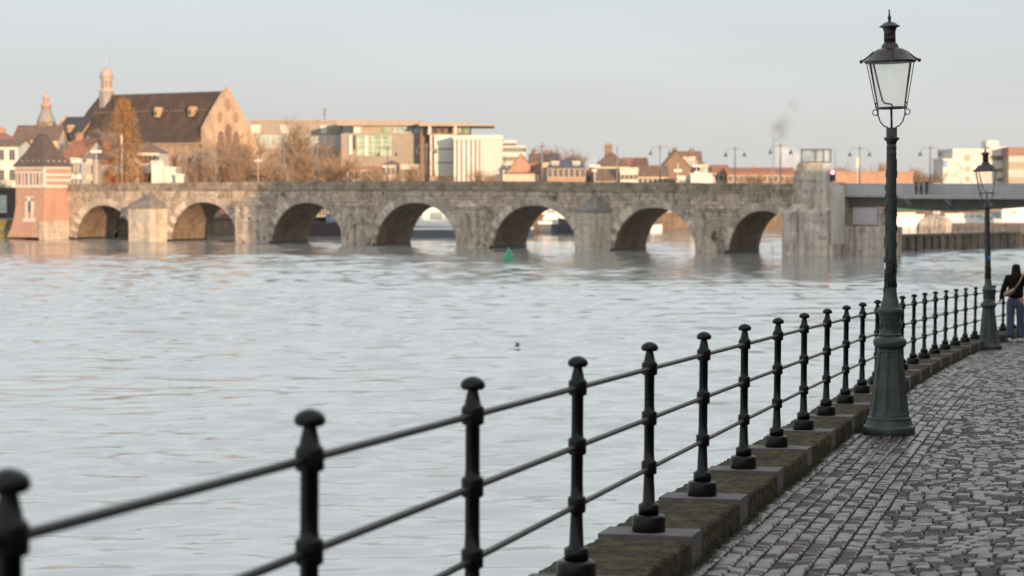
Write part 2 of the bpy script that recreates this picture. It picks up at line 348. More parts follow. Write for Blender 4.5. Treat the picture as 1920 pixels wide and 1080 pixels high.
# ------------------------------------------------------------------ quay promenade (slopes down away from the camera)
STEP = 1.906
def path(i):
    """fence line: post index (float) -> (x, y, heading)"""
    if i <= 13: return (-1.06+.4495*i+.0016*i*abs(i), 4.45+1.848*i, math.atan2(.4495+.0032*abs(i), 1.848))
    x, y, th = -1.06+.4495*13+.0016*169, 4.45+1.848*13, math.atan2(.4911, 1.848)
    k = 13.0
    while k < i-1e-9:
        d = min(.25, i-k)
        if k < 31: th += .0066*d
        x += math.sin(th)*STEP*d; y += math.cos(th)*STEP*d; k += d
    return (x, y, th)
def zr(Y): return CZ-1.65-.03875*min(Y, 92)
PC = {}
def pt(s, v, dz=0):
    """s metres along the fence from post 0, v metres to its landward side"""
    i = s/STEP; a = math.floor(i*4)/4.0
    if a not in PC: PC[a] = path(a)
    x, y, th = PC[a]; d = (i-a)*STEP
    x += math.sin(th)*d+math.cos(th)*v; y += math.cos(th)*d-math.sin(th)*v
    return Vector((x, y, zr(y)+dz))
LEN0, LEN1 = -60.0, 208.0
rd = MB(); N = 130; cols = [.20, 1.2, 2.5, 5.15, 9, 15.7]
for j in range(N+1):
    s = LEN0+(LEN1-LEN0)*j/N
    for v in cols: rd.v.append(tuple(pt(s, v, -.012)))
k = len(cols)
def flat_setts():
    m = bpy.data.materials.new('worn_sett_paving'); m.use_nodes = True; n = m.node_tree; b = n.nodes['Principled BSDF']; b.inputs['Roughness'].default_value = .45
    t = n.nodes.new('ShaderNodeTexCoord'); mp = n.nodes.new('ShaderNodeMapping'); mp.inputs['Rotation'].default_value = (0, 0, -1.3); n.links.new(t.outputs['Object'], mp.inputs[0])
    z = n.nodes.new('ShaderNodeTexNoise'); z.inputs['Scale'].default_value = .8; n.links.new(mp.outputs[0], z.inputs[0])
    ad = n.nodes.new('ShaderNodeVectorMath'); ad.operation = 'MULTIPLY_ADD'; ad.inputs[1].default_value = (.25, .25, 0); n.links.new(z.outputs['Color'], ad.inputs[0]); n.links.new(mp.outputs[0], ad.inputs[2])
    br = n.nodes.new('ShaderNodeTexBrick'); n.links.new(ad.outputs[0], br.inputs[0]); br.inputs['Scale'].default_value = 1; br.inputs['Brick Width'].default_value = .14; br.inputs['Row Height'].default_value = .11; br.inputs['Mortar Size'].default_value = .012; br.inputs['Mortar Smooth'].default_value = .3
    br.inputs['Color1'].default_value = (.085,.066,.060,1); br.inputs['Color2'].default_value = (.042,.033,.031,1); br.inputs['Mortar'].default_value = (.014,.013,.008,1)
    n.links.new(br.outputs['Color'], b.inputs['Base Color']); bp = n.nodes.new('ShaderNodeBump'); bp.invert = True; bp.inputs['Distance'].default_value = .012; n.links.new(br.outputs['Fac'], bp.inputs['Height']); n.links.new(bp.outputs[0], b.inputs['Normal'])
    return m
for j in range(N):
    sj = LEN0+(LEN1-LEN0)*j/N
    for c in range(k-1):
        rd.f.append((j*k+c, j*k+c+1, (j+1)*k+c+1, (j+1)*k+c)); rd.mi.append(1 if (cols[c] >= 5.1 or sj > 61 or sj < -2) else 0); rd.sm.append(False)
tag(rd.build('promenade', [M_joint, flat_setts()]), None, None, kind='structure')

def cobbles():
    V = []; Fc = []
    T = [(0,0),(.13,0),(.87,0),(1,0)]
    gx = [0,.11,.89,1]
    def stone(s0, s1, v0, v1, skew=0.0, shift=lambda v: 0):
        g = .0085
        dz = rnd.uniform(-.005, .005); tx = rnd.uniform(-.013, .013); ty = rnd.uniform(-.005, .005)
        js = [rnd.uniform(-.005, .005) for _ in range(8)]
        o = len(V)
        for a in range(4):
            for b_ in range(4):
                fs, fv = gx[a], gx[b_]
                ss = s0+g+(s1-s0-2*g)*fs; vv = v0+g+(v1-v0-2*g)*fv
                c = (0 if fs < .5 else 1)*2+(0 if fv < .5 else 1)
                ss += js[c]; vv += js[4+c]
                edge = a in (0, 3) or b_ in (0, 3)
                z = -.015 if edge else .0+dz+tx*(fs-.5)*2+ty*(fv-.5)*2
                ss += shift(vv)
                p = pt(ss, vv, z); V.append((p.x, p.y, p.z))
        for a in range(3):
            for b_ in range(3):
                i = o+a*4+b_; Fc.append((i, i+1, i+5, i+4))
    lamp = [(9.05*STEP+.02, .56), (22.66*STEP, .50)]
    def clear(s, v):
        return all((s-a)**2+(v-b_)**2 > .075 for a, b_ in lamp)
    # six courses beside the kerb
    v = .275
    for c in range(8):
        wv = .104+rnd.uniform(-.006, .006); s = 1.5+rnd.uniform(0, .1)
        while s < 62:
            L = rnd.uniform(.10, .17)
            if clear(s+L/2, v+wv/2): stone(s, s+L, v, v+wv)
            s += L
        v += wv
    v1 = v; per = 2.4
    sh = lambda v: .40*math.sin(math.pi*(v-v1)/per)**2+.02*math.sin(v*9)
    s = 1.5
    while s < 62:
        L = rnd.uniform(.092, .120); v = v1+rnd.uniform(-.06, .0)
        while v < 5.15:
            wv = rnd.uniform(.092, .132)
            stone(s-.25, s-.25+L, v, v+wv, shift=sh) if v > v1-.01 else stone(s-.25, s-.25+L, v1, v+wv, shift=sh)
            v += wv
        s += L
    return V, Fc
V, Fc = cobbles()
tag(npmesh('cobblestones', V, Fc, M_cobble, smooth=True), None, None, kind='structure')

# near quay wall with its mossy coping and a slab under each post
qw = tag(empty('quay_wall', pt(0, 0)), 'low kerb of mossy stone blocks under the black railing, beside the cobbles', 'quay wall')
PINV = Matrix.Translation(-qw.location)
def put(o, root):
    o.parent = root; o.location = -Vector(root.location) if root.rotation_euler.z == 0 else o.location
    return o
m_ = MB()
for j in range(int((LEN1-LEN0)/3)):
    s0 = LEN0+j*3; s1 = s0+3
    m_.add([pt(s0,-.235,.13), pt(s1,-.235,.13), pt(s1,-.235,.13)*1-Vector((0,0,8)), pt(s0,-.235,.13)-Vector((0,0,8))], [(0,1,2,3)])
put(m_.build('wall_face', M_quaywall), qw)
random.seed(3)
def coping_block(s0, s1):
    mb = MB(); ns = max(2, int((s1-s0)/.05)); prof = [(-.26,-.35),(-.262,.12),(-.25,.150),(-.17,.155),(-.08,.156),(.02,.157),(.12,.156),(.20,.154),(.250,.149),(.264,.135),(.268,.06),(.269,-.06)]
    k = len(prof); off = rnd.uniform(-.006, .004)
    for a in range(ns+1):
        s = s0+.006+(s1-s0-.012)*a/ns
        for c, (v, z) in enumerate(prof):
            jz = rnd.uniform(-.009, .005) if 0 < c < k-1 else 0
            jv = rnd.uniform(-.005, .005)+.003*math.sin(s*7+c)
            e_ = -.012 if a in (0, ns) and c > 1 else 0
            mb.v.append(tuple(pt(s, v+jv, z+jz+off+e_)))
    for a in range(ns):
        for c in range(k-1): mb.f.append((a*k+c, a*k+c+1, (a+1)*k+c+1, (a+1)*k+c)); mb.mi.append(0); mb.sm.append(False)
    return mb
near = MB(); far = MB()
for i in range(-4, 34):
    a = i*STEP+.17; b_ = (i+1)*STEP-.17
    cuts = [a, a+(b_-a)*rnd.uniform(.42,.58), b_]
    for c0, c1 in zip(cuts, cuts[1:]):
        mb = coping_block(c0, c1)
        put(mb.build('coping_stone', M_moss), qw)
    sl = MB(); s0, s1 = i*STEP-.17, i*STEP+.17
    P8 = [pt(s, v, z) for z in (-.1, .164) for s, v in ((s0,-.255),(s0,.272),(s1,.272),(s1,-.255))]
    sl.add(P8, [(0,3,2,1),(4,5,6,7),(0,1,5,4),(1,2,6,5),(2,3,7,6),(3,0,4,7)])
    put(sl.build('post_slab', M_capst), qw)
lw = MB()
for s0, s1 in ((LEN0, -4*STEP-.17), (34*STEP-.17, LEN1)):
    nseg = int((s1-s0)/2)
    for j in range(nseg):
        a = s0+(s1-s0)*j/nseg; b_ = s0+(s1-s0)*(j+1)/nseg
        P8 = [pt(s, v, z) for z in (-.1, .15) for s, v in ((a,-.255),(a,.262),(b_,.262),(b_,-.255))]
        lw.add(P8, [(0,3,2,1),(4,5,6,7),(0,1,5,4),(1,2,6,5),(2,3,7,6),(3,0,4,7)])
put(lw.build('plain_coping', M_moss), qw)

# grass and moss in the kerb angle
gv = []; gf = []
def blade(p, h, lean, wd):
    o = len(gv); a = rnd.uniform(0, 6.28); dx, dy = math.cos(a)*wd, math.sin(a)*wd; l = rnd.uniform(0, 6.28)
    gv.extend([(p.x-dx, p.y-dy, p.z), (p.x+dx, p.y+dy, p.z), (p.x+math.cos(l)*lean, p.y+math.sin(l)*lean, p.z+h)]); gf.append((o, o+1, o+2))
clump = [rnd.uniform(3, 58) for _ in range(46)]
for _ in range(24000):
    s = rnd.choice(clump)+rnd.gauss(0, .28) if rnd.random() < .6 else rnd.uniform(3, 60)
    v = .272+abs(rnd.gauss(0, .030)); h = rnd.uniform(.015, .070)
    blade(pt(s, v, -.015), h, h*.6, rnd.uniform(.0015, .004))
for s_c, v_c, n_b, sp in ((9.15*STEP-.05, .36, 1300, .10), (9.0*STEP-.28, .55, 900, .09), (9.0*STEP-.3, .78, 250, .1)):
    for _ in range(n_b):
        s = s_c+rnd.gauss(0, sp*1.6); v = max(.27, v_c+rnd.gauss(0, sp*.55)); h = rnd.uniform(.02, .075 if v_c < .5 else .035)
        blade(pt(s, v, -.015), h, h*.7, rnd.uniform(.002, .005))
tag(npmesh('grass', gv, gf, M_grass), 'short grass growing in the angle between kerb and cobbles', 'grass', kind='stuff')

# ------------------------------------------------------------------ railing
rail = tag(empty('railing', pt(0, 0, .166)), 'black cast iron railing with three rails and mushroom-topped posts along the quay', 'railing')
H = 1.05
SHAFT = [(.058,.095),(.058,.150),(.047,.155),(.035,.165),(.029,.30),(.029,.318),(.041,.322),(.043,.33),(.043,.385),(.041,.393),(.031,.398),(.0285,.45),(.0285,.592),(.041,.597),(.043,.605),(.043,.662),(.041,.670),(.031,.674),(.028,.70),(.028,.872),(.041,.876),(.044,.884),(.044,.936),(.040,.946),(.033,.950),(.020,1.008),(.020,1.018)]
CAP = [(.020,1.008),(.038,1.009),(.047,1.018),(.048,1.028),(.043,1.041),(.030,1.052),(.014,1.058),(.003,1.060)]
DRUM = [(.092,0),(.094,.006),(.094,.078),(.088,.090),(.060,.097)]
proto = None
def make_post():
    t = empty('post', (0,0,0), parent=rail)
    MB().lathe(SHAFT, 16).build('shaft', M_iron, t)
    MB().lathe(CAP, 16).build('cap', M_iron, t)
    MB().lathe(DRUM, 18).build('base_drum', M_iron, t)
    return t
posts = []
for i in range(-3, 33):
    p = pt(i*STEP, 0, .166)
    if proto is None: proto = make_post(); o = proto
    else: o = copy_tree(proto, rail)
    o.location = p-rail.location; o.rotation_euler = (R(rnd.uniform(-.25,.25)), R(.35+rnd.uniform(-.25,.25)), rnd.uniform(0, 6)*0)
for hz in (.910, .632, .352):
    pts = [pt(i*STEP*.5, 0, .166+hz)+Vector((hz*.006,0,0))-rail.location for i in range(-6, 65)]
    MB().tube(pts, .0135, 10).build('rail', M_iron, rail)

# ------------------------------------------------------------------ big street lamps
M_lglass = glassmat('lantern_glass', (.97,.97,.95), haze=.12)
def ivy(mb, z0, z1, r0, r1, n, seed):
    rr = random.Random(seed)
    for _ in range(n):
        z = rr.uniform(z0, z1); f = (z-z0)/(z1-z0); r = r0+(r1-r0)*f
        a = rr.uniform(0, 6.28); L = rr.uniform(.03, .08); wd = rr.uniform(.006, .013); sl = rr.uniform(-1, 1)
        pts = []
        for k in range(5):
            q = k/4.0; aa = a+sl*q*.75; zz = z+L*(q-.5)*1.2
            pts.append((math.cos(aa)*(r+.002), math.sin(aa)*(r+.002), zz))
        mb.tube(pts, [.001, wd*.55, wd*.7, wd*.5, .001], 5)
def street_lamp(loc, rz, tilt, label, seed, sticker=None):
    t = tag(empty('street_lamp', loc, rz), label, 'street lamp', 'old lanterns on the quay')
    ba = MB()
    ba.lathe([(.250,-.02),(.252,.075),(.245,.088),(.232,.092),(.225,.098),(.222,.13),(.205,.150),(.210,.162),(.204,.175),(.196,.180)], 28)
    for k in range(8):      # octagonal tapering pedestal with sunk panels
        a0 = R(22.5)+k*math.pi/4; a1 = a0+math.pi/4
        def P(a, r, z): return Vector((math.cos(a)*r, math.sin(a)*r, z))
        A, B, C_, D = P(a0,.198,.178), P(a1,.198,.178), P(a1,.120,.85), P(a0,.120,.85)
        def lerp(u, v_): return A.lerp(B, u).lerp(D.lerp(C_, u), v_)
        us = [0,.16,.20,.80,.84,1]; vv = [0,.05,.062,.935,.947,1]
        nrm = (B-A).cross(D-A).normalized(); grid = []
        for vi, v_ in enumerate(vv):
            for ui, u in enumerate(us):
                q = lerp(u, v_)
                if 2 <= ui <= 3 and 2 <= vi <= 3: q = q-nrm*.007
                grid.append(q)
        ba.add(grid, [(r_*6+c, r_*6+c+1, (r_+1)*6+c+1, (r_+1)*6+c) for r_ in range(5) for c in range(5)])
    ba.lathe([(.118,.84),(.126,.852),(.148,.862),(.158,.880),(.162,.905),(.158,.928),(.140,.945),(.122,.958),(.112,.968)], 28)
    ba.build('pedestal', M_rustgreen, t)
    cm = MB(); Zb = .965
    cm.lathe([(.112,Zb),(.116,Zb+.012),(.106,Zb+.022),(.101,Zb+.035),(.099,Zb+.165),(.105,Zb+.175),(.103,Zb+.187),(.108,Zb+.205),(.120,Zb+.228),(.124,Zb+.252),(.118,Zb+.268),(.103,Zb+.275),(.097,Zb+.285),(.081,Zb+.335),(.069,Zb+.385),(.0625,Zb+.43),(.0600,Zb+.48),(.0590,Zb+.50)], 28)
    Zc = Zb+.285
    cm.build('column_foot', M_rustgreen, t)
    for k in range(6):      # small round rosettes on the neck
        a = k*math.pi/3+.25; c = Vector((math.cos(a)*.100, math.sin(a)*.100, Zb+.102)); u = Vector((-math.sin(a), math.cos(a), 0))
        rs = MB()
        for rr_ in (.030, .014):
            rs.tube([c+(u*math.cos(q)+Vector((0,0,1))*math.sin(q))*rr_ for q in [j*2*math.pi/12 for j in range(13)]], .005, 5)
        rs.build('rosette', M_rustgreen, t)
    sh = MB(); zt = 2.925
    sh.lathe([(.0605,Zb+.47),(.0575,Zb+.8),(.050,zt-.42),(.047,zt-.20),(.050,zt-.19),(.050,zt-.18),(.047,zt-.175),(.047,zt-.14),(.050,zt-.13),(.050,zt-.12),(.046,zt-.115),(.046,zt-.09)], 22)
    ivy(sh, Zc+.16, zt-.25, .061, .049, 80, seed)
    sh.build('column', M_lampgreen, t)
    # everything above can lean a little
    hd = MB(); M_ = M_copper
    hd.lathe([(.047,0),(.052,.02),(.076,.045),(.078,.055),(.060,.062),(.053,.065),(.053,.15),(.050,.155),(.012,.158)], 20, c=(0,0,zt-.09))
    zh = zt-.09+.155
    hd.build('capital', M_lampgreen, t)
    T = Matrix.Translation((0,0,zh)) @ Matrix.Rotation(R(tilt), 4, 'Y')
    lan = empty('lantern', (0,0,0), parent=t); lan.matrix_local = T
    zr0 = .185
    fr = MB()
    fr.tube([(0,0,-.02),(0,0,zr0)], .011, 8)
    for sg in (-1, 1):
        fr.tube([(sg*.035,0,0),(sg*.075,0,.018),(sg*.110,0,.06),(sg*.128,0,.12),(sg*.130,0,zr0)], .0065, 7)
        ring = [(sg*(.158+.024*math.cos(q)), 0, zr0-.035+.028*math.sin(q)) for q in [j*2*math.pi/14 for j in range(15)]]
        fr.tube(ring, .005, 6)
        fr.tube([(sg*.136,-.0,zr0-.066),(sg*.136,0,zr0-.058)], .010, 6)
        fr.tube([(sg*.132,0,zr0+.01),(sg*.152,0,zr0+.022),(sg*.150,0,zr0+.06)], .007, 6)
    fr.lathe([(.120,zr0-.006),(.150,zr0-.004),(.152,zr0+.006),(.146,zr0+.012),(.118,zr0+.010)], 28, cap=False)
    zg0, zg1 = zr0+.012, zr0+.445
    for a in (0, math.pi) if seed < 5 else (0, math.pi*.75, math.pi*1.12):
        fr.tube([(math.cos(a)*.150,math.sin(a)*.150,zg0), (math.cos(a)*.236,math.sin(a)*.236,zg1+.03)], .0048, 6)
    fr.build('frame', M_copper, lan)
    MB().lathe([(.136,zg0),(.207,zg1)], 36, cap=False).build('glass', M_lglass, lan)
    MB().lathe([(.119,zg0+.003),(.119,zg0+.006)], 24).build('tray', mat('pale_tray', (.30,.36,.33), .4, .2, 8), lan)
    pp = MB(); pp.tube([(.02,0,zg0),(-.005,-.02,zg0+.03),(-.07,-.03,zg0+.04),(-.09,-.03,zg0+.07),(-.12,-.02,zg0+.2),(-.165,-.01,zg1-.01)], .009, 8)
    pp.build('conduit', mat('grey_conduit', (.12,.11,.11), .5, .1), lan)
    rf = MB(); z = zg1
    rf.lathe([(.196,z-.004),(.235,z-.004),(.252,z+.004),(.256,z+.012),(.246,z+.020),(.212,z+.045),(.180,z+.080),(.158,z+.110),(.120,z+.130),(.090,z+.137),(.083,z+.145),(.082,z+.158),(.070,z+.180),(.058,z+.190)], 36)
    for k in range(4):
        a = k*math.pi/2; c, s_ = math.cos(a), math.sin(a)
        rf.tube([(c*.160,s_*.160,z+.108),(c*.200,s_*.200,z+.072),(c*.240,s_*.240,z+.040),(c*.268,s_*.268,z+.022),(c*.285,s_*.285,z+.022)], [.007,.008,.009,.011,.014], 7)
        rf.lathe([(.002,-.018),(.012,-.014),(.019,0),(.013,.014),(.002,.018)], 10, c=(c*.282,s_*.282,z+.014))
    rf.build('roof', M_copper, lan)
    ch = MB()
    ch.lathe([(.058,z+.188),(.055,z+.195),(.053,z+.20)], 20)
    for k in range(12):
        a0 = k*math.pi/6; ch.tube([(math.cos(a0)*.050,math.sin(a0)*.050,z+.195),(math.cos(a0)*.050,math.sin(a0)*.050,z+.275)], .0075, 5)
    ch.lathe([(.038,z+.19),(.038,z+.28)], 16)
    ch.lathe([(.053,z+.270),(.056,z+.275),(.055,z+.29),(.060,z+.31),(.066,z+.325),(.070,z+.335),(.098,z+.342),(.101,z+.348),(.085,z+.358),(.060,z+.378),(.035,z+.390),(.014,z+.396)], 26)
    ch.build('chimney', M_copper, lan)
    MB().lathe([(.014,z+.394),(.010,z+.403),(.018,z+.411),(.014,z+.42),(.017,z+.43),(.021,z+.435),(.011,z+.448),(.006,z+.49),(.008,z+.50),(.008,z+.506),(.002,z+.513)], 14).build('finial', M_copper, lan)
    if sticker: sticker(t)
    return t
# lamp body: heights in the photo: pedestal ring 1.98 m below the lantern rim, all at 192 px per metre
def stk1(t):
    m = MB(); 
    for k in range(3):
        a0, a1 = R(196), R(238); z0, z1 = (1.33, 1.42)
    r = .0600; zz = 1.62
    vs = []; n_a = 5
    for k in range(n_a+1):
        a = R(176)+R(34)*k/n_a
        vs += [(math.cos(a)*r*1.06, math.sin(a)*r*1.06, zz), (math.cos(a)*r*1.0, math.sin(a)*r*1.0, zz+.055)]
    m.add(vs, [(2*k, 2*k+2, 2*k+3, 2*k+1) for k in range(n_a)])
    m.build('sticker', mat('white_sticker', (.55,.53,.62), .5, .3, 60), t)
def stk2(t):
    m = MB(); r = .070; zz = 1.98; vs = []; n_a = 5
    for k in range(n_a+1):
        a = R(245)+R(55)*k/n_a
        vs += [(math.cos(a)*.0575, math.sin(a)*.0575, 1.84), (math.cos(a)*.0570, math.sin(a)*.0570, 1.90)]
    m.add(vs, [(2*k, 2*k+2, 2*k+3, 2*k+1) for k in range(n_a)])
    m.build('sticker', mat('blue_sticker', (.03,.25,.55), .5, .3, 60), t)
YL = CZ; Yl1 = 20.75
L1 = Vector((X_(1671, Yl1), Yl1, zr(Yl1)))
street_lamp(L1, 0, -1.7, 'tall green cast-iron lamp with a round glass lantern, nearest on the cobbles', 2, stk1)
Yl2 = 42.0
L2 = Vector((X_(1858, Yl2), Yl2, zr(Yl2)))
lamp2 = street_lamp(L2, 0.35, -1.2, 'smaller-looking green lamp with a round lantern beside the walking woman', 9, stk2)
lamp2.rotation_euler = (0, R(-1.7), .35); lamp2.scale = (.98, .98, .97)

# ------------------------------------------------------------------ the old stone bridge (local x runs along it to the right, local y away from the camera)
UX = Vector((.818, -.575, 0)).normalized(); BROT = math.atan2(UX.y, UX.x); UN = Vector((-UX.y, UX.x, 0))
P0 = Vector((-63.3, 305.0, 0))
def s_of(px, off=0.0):
    """where the sight line of a photo column meets the bridge face moved OFF metres towards the camera"""
    k = (px-960)/F*1.0012; o = P0-UN*off
    return (k*o.y-o.x)/(UX.x-k*UX.y)
def bw(s, y=0, z=0): return P0+UX*s+UN*y+Vector((0,0,z))
BW = 7.4
bridge = tag(empty('stone_bridge', P0, BROT), 'long weathered stone bridge with seven round arches crossing the river', 'bridge')
ARCH = [(141,252,197,385),(318,449,384,379),(508,646,572,380),(702,860,780,380),(921,1085,1002,385),(1148,1306,1229,389),(1363,1497,1438,395)]
arches = []
for a, b_, c, y in ARCH:
    sa, sb = s_of(a), s_of(b_); sc = (sa+sb)/2; Y = bw(sc).y
    arches.append((sa, sb, Z_(y, Y)))
SL, SR = s_of(131)-0.3, arches[-1][1]+.5
def ztop(s): 
    return 7.80+.42*math.sin(math.pi*min(1, max(0, (s+2)/(SR+4))))
body = MB()
ss = [SL]; 
def zlow(s):
    for a, b_, h in arches:
        if a <= s <= b_:
            u = (s-(a+b_)/2)/((b_-a)/2); return -1+(h+1)*max(0, 1-abs(u)**2.15)**(1/2.15)
    return -1.0
pts = [SL]
for a, b_, h in arches:
    pts += [a-.001]+[a+(b_-a)*(.5-.5*math.cos(math.pi*j/26)) for j in range(27)]+[b_+.001]
pts.append(SR)
def zl(i): return zlow(pts[i]) if not (abs(pts[i]-SL) < 1e-6) else -1
prof = [(p, zlow(p)) for p in pts]
# spring points: the vertical edges
PZ = 0.55
vs = []; fs = []; mi = []
for i, (s, z) in enumerate(prof):
    zt_ = ztop(s)-1.05
    vs += [(s,0,z),(s,0,zt_),(s,BW,z),(s,BW,zt_)]
for i in range(len(prof)-1):
    a = i*4; b_ = a+4
    body.add([vs[a],vs[b_],vs[b_+1],vs[a+1]], [(0,1,2,3)], 0)
    body.add([vs[a+2],vs[b_+2],vs[b_+3],vs[a+3]], [(0,1,2,3)], 0)
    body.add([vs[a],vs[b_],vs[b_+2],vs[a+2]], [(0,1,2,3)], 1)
    body.add([vs[a+1],vs[b_+1],vs[b_+3],vs[a+3]], [(0,1,2,3)], 0)
body.add([vs[0],vs[1],vs[3],vs[2]], [(0,1,2,3)], 0)
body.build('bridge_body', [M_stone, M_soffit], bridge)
dk = MB(); pr = MB(); pr2 = MB()
NS = 60
for j in range(NS):
    s0 = SL+(SR-SL)*j/NS; s1 = SL+(SR-SL)*(j+1)/NS; t0, t1 = ztop(s0), ztop(s1)
    for mb, y0, y1, zb in ((pr, -.10, .38, 1.15), (pr2, BW-.38, BW+.10, 1.15)):
        j_ = rnd.uniform(-.02, .02)
        mb.add([(s0,y0,t0-zb),(s1,y0,t1-zb),(s1,y1,t1-zb),(s0,y1,t0-zb),(s0,y0,t0+j_),(s1,y0,t1+j_),(s1,y1,t1+j_),(s0,y1,t0+j_)], [(0,3,2,1),(4,5,6,7),(0,1,5,4),(2,3,7,6),(1,2,6,5),(3,0,4,7)])
pr.build('parapet', M_coping, bridge); pr2.build('parapet', M_coping, bridge)
for k, (a, b_, h) in enumerate(arches):       # rings of voussoirs, each block an island so that its tone differs
    rg = MB(); c = (a+b_)/2; ra = (b_-a)/2; n = 29; th = .95
    for j in range(n):
        q0, q1 = math.pi*(j+.04)/n, math.pi*(j+.96)/n
        if k == 6 and j < 4: continue
        pr_ = rnd.uniform(.02, .06); to = th*rnd.uniform(.92, 1.08)
        def E(q, e_):
            cc, s_ = math.cos(q), math.sin(q)
            x = c+(ra+e_-.02)*math.copysign(abs(cc)**(2/2.15), cc); z = -1+(h+1+e_-.01)*abs(s_)**(2/2.15); return x, z
        A, B, C_, D = E(q0, 0), E(q1, 0), E(q1, to), E(q0, to)
        vs_ = [(x, y, max(z, -.8)) for y in (-pr_, .3) for x, z in (A, B, C_, D)]
        rg.add(vs_, [(0,1,2,3),(4,7,6,5),(0,4,5,1),(1,5,6,2),(2,6,7,3),(3,7,4,0)])
    rg.build('arch_ring', M_vouss, bridge)
# cutwater piers between the arches
M_cap = mat('cutwater_cap_stone', (.15,.13,.11), .9, .3, 1.2, .03, 5)
for k in range(6):
    s0 = arches[k][1]; s1 = arches[k+1][0]; w_ = s1-s0
    big = k in (0, 4)
    p = 2.6 if k == 0 else 2.3; zc = {0: 4.5, 4: 4.6}.get(k, 4.9); za = {0: 6.8, 4: 6.75}.get(k, 6.1)
    if k == 0: poly = [(s0-.3, .05), (s0+1.6, -p), (s1-1.2, -p), (s1-.3, .05)]
    elif big: poly = [(s0+.05, .05), (s0+.95, -p), (s1-1.0, -p), (s1-.15, .05)]
    else: poly = [(s0+.05, .05), (s0+.55, -p*.55), (s0+1.2, -p*.9), (s0+w_*.5, -p), (s1-1.2, -p*.8), (s1-.55, -p*.45), (s1-.15, .05)]
    mb = MB(); mb.prism(poly, -1, zc)
    pier = mb.build('cutwater', M_stonelight if big else M_pier, bridge)
    cp = MB(); mid = (s0+w_*.5, -.02, za); o_ = [(x+(.12 if x > mid[0] else -.12), y-(.12 if y < 0 else 0), zc+.0) for x, y in poly]
    o2 = [(x, y, zc+.18) for x, y, z in o_]
    n = len(poly); cp.add(o_+o2, [tuple(range(n))]+[(i, (i+1) % n, n+(i+1) % n, n+i) for i in range(n-1)])
    if big: cp.add(o2+[mid], [(i, i+1, n) for i in range(n-1)])
    else:
        o3 = [(mid[0]+(x-mid[0])*.75, y*.72, zc+.65) for x, y, z in o2]
        cp.add(o2+o3+[mid], [(i, i+1, n+i+1, n+i) for i in range(n-1)]+[(n+i, n+i+1, 2*n) for i in range(n-1)], smooth=True)
    c_ = cp.build('cutwater_cap', M_cap if big else M_stone, pier)
# dark waterline footing
for k in range(7):
    ft = MB()
    s0 = arches[k-1][1] if k else SL; s1 = arches[k][0]
    ft.box(s0-.12, s1+.12, -.10, BW+.1, -1, .30)
    ft.build('footing', mat('wet_dark_stone', (.022,.018,.015), .5, .3, 2), bridge)

# ------------------------------------------------------------------ brick gatehouse at the left end
gp = at(83, 343, 301.5); gp.z = 0
gate = tag(empty('brick_gatehouse', gp, BROT), 'red brick waterside tower with white bands and a steep slate roof beside the bridge', 'tower')
GW, GD = 5.9, 4.95; zb0 = Z_(352, 301); zb1 = Z_(312, 301); zap = Z_(250, 303)
bd = MB()
# local: corner at origin, front face runs to -x, right face runs to +y
for fl0, fl1, z0, z1 in ((1.25,.75,.3,1.4),(.75,.30,1.4,3.0),(.30,.05,3.0,4.6),(.05,0,4.6,zb0)):
    bd.add([(-GW-fl0,-fl0*.5,z0),(0,-fl0*.5,z0),(0,GD,z0),(-GW-fl0,GD,z0),(-GW-fl1,-fl1*.5,z1),(0,-fl1*.5,z1),(0,GD,z1),(-GW-fl1,GD,z1)], [(0,1,5,4),(1,2,6,5),(2,3,7,6),(3,0,4,7)])
bd.add([(-GW,0,zb0),(0,0,zb0),(0,GD,zb0),(-GW,GD,zb0)], [(0,1,2,3)])
bd.build('wall', M_brick, gate)
MB().box(-.35,.14,-.75,GD,-.5,2.6).build('stone_base', M_stonelight, gate)
up = MB(); up.box(-GW,0,0,GD,zb0+.003,zb1); up.build('upper_storey', M_brick, gate)
hb = zb1-zb0
for f0, f1 in ((0,.13),(.30,.42),(.55,.67),(.88,1.0)):
    mb = MB(); mb.box(-GW-.10,.10,-.10,GD+.1,zb0+hb*f0,zb0+hb*f1-.002) if f0 in (0,.88) else mb.box(.003,.09,.02,GD,zb0+hb*f0,zb0+hb*f1)
    mb.build('white_band', M_trim, gate)
mb = MB(); mb.box(-GW-.08,-.003,-.09,-.003,zb0+hb*.68,zb0+hb*.78); mb.build('white_band', M_trim, gate)
mb = MB(); mb.box(-.22,.13,-.13,.25,zb0,zb1+.002); mb.build('corner_pilaster', M_trim, gate)
for x in (-5.0,-3.55,-2.65,-1.25):
    fw = MB(); fw.box(x-.42,x-.20,-.11,-.002,zb0+hb*.13,zb0+hb*.67); fw.box(x+.20,x+.42,-.11,-.002,zb0+hb*.13,zb0+hb*.67)
    o = fw.build('window', M_trim, gate); MB().box(x-.198,x+.198,-.05,-.001,zb0+hb*.13,zb0+hb*.67).build('pane', M_pane, o)
x = -3.0; fw = MB(); fw.box(x-.85,x-.33,-.16,.0,2.9,5.9); fw.box(x+.33,x+.85,-.16,.0,2.9,5.9); fw.box(x-.85,x+.85,-.16,.0,5.4,6.1); fw.box(x-1.3,x+1.3,-.22,.0,2.5,3.0)
o = fw.build('window', M_trim, gate); MB().box(x-.328,x+.328,-.08,.0,3.0,5.4).build('pane', M_pane, o)
rf = MB(); e_ = .35
r0 = [(-GW-e_,-e_,zb1),(e_,-e_,zb1),(e_,GD+e_,zb1),(-GW-e_,GD+e_,zb1)]
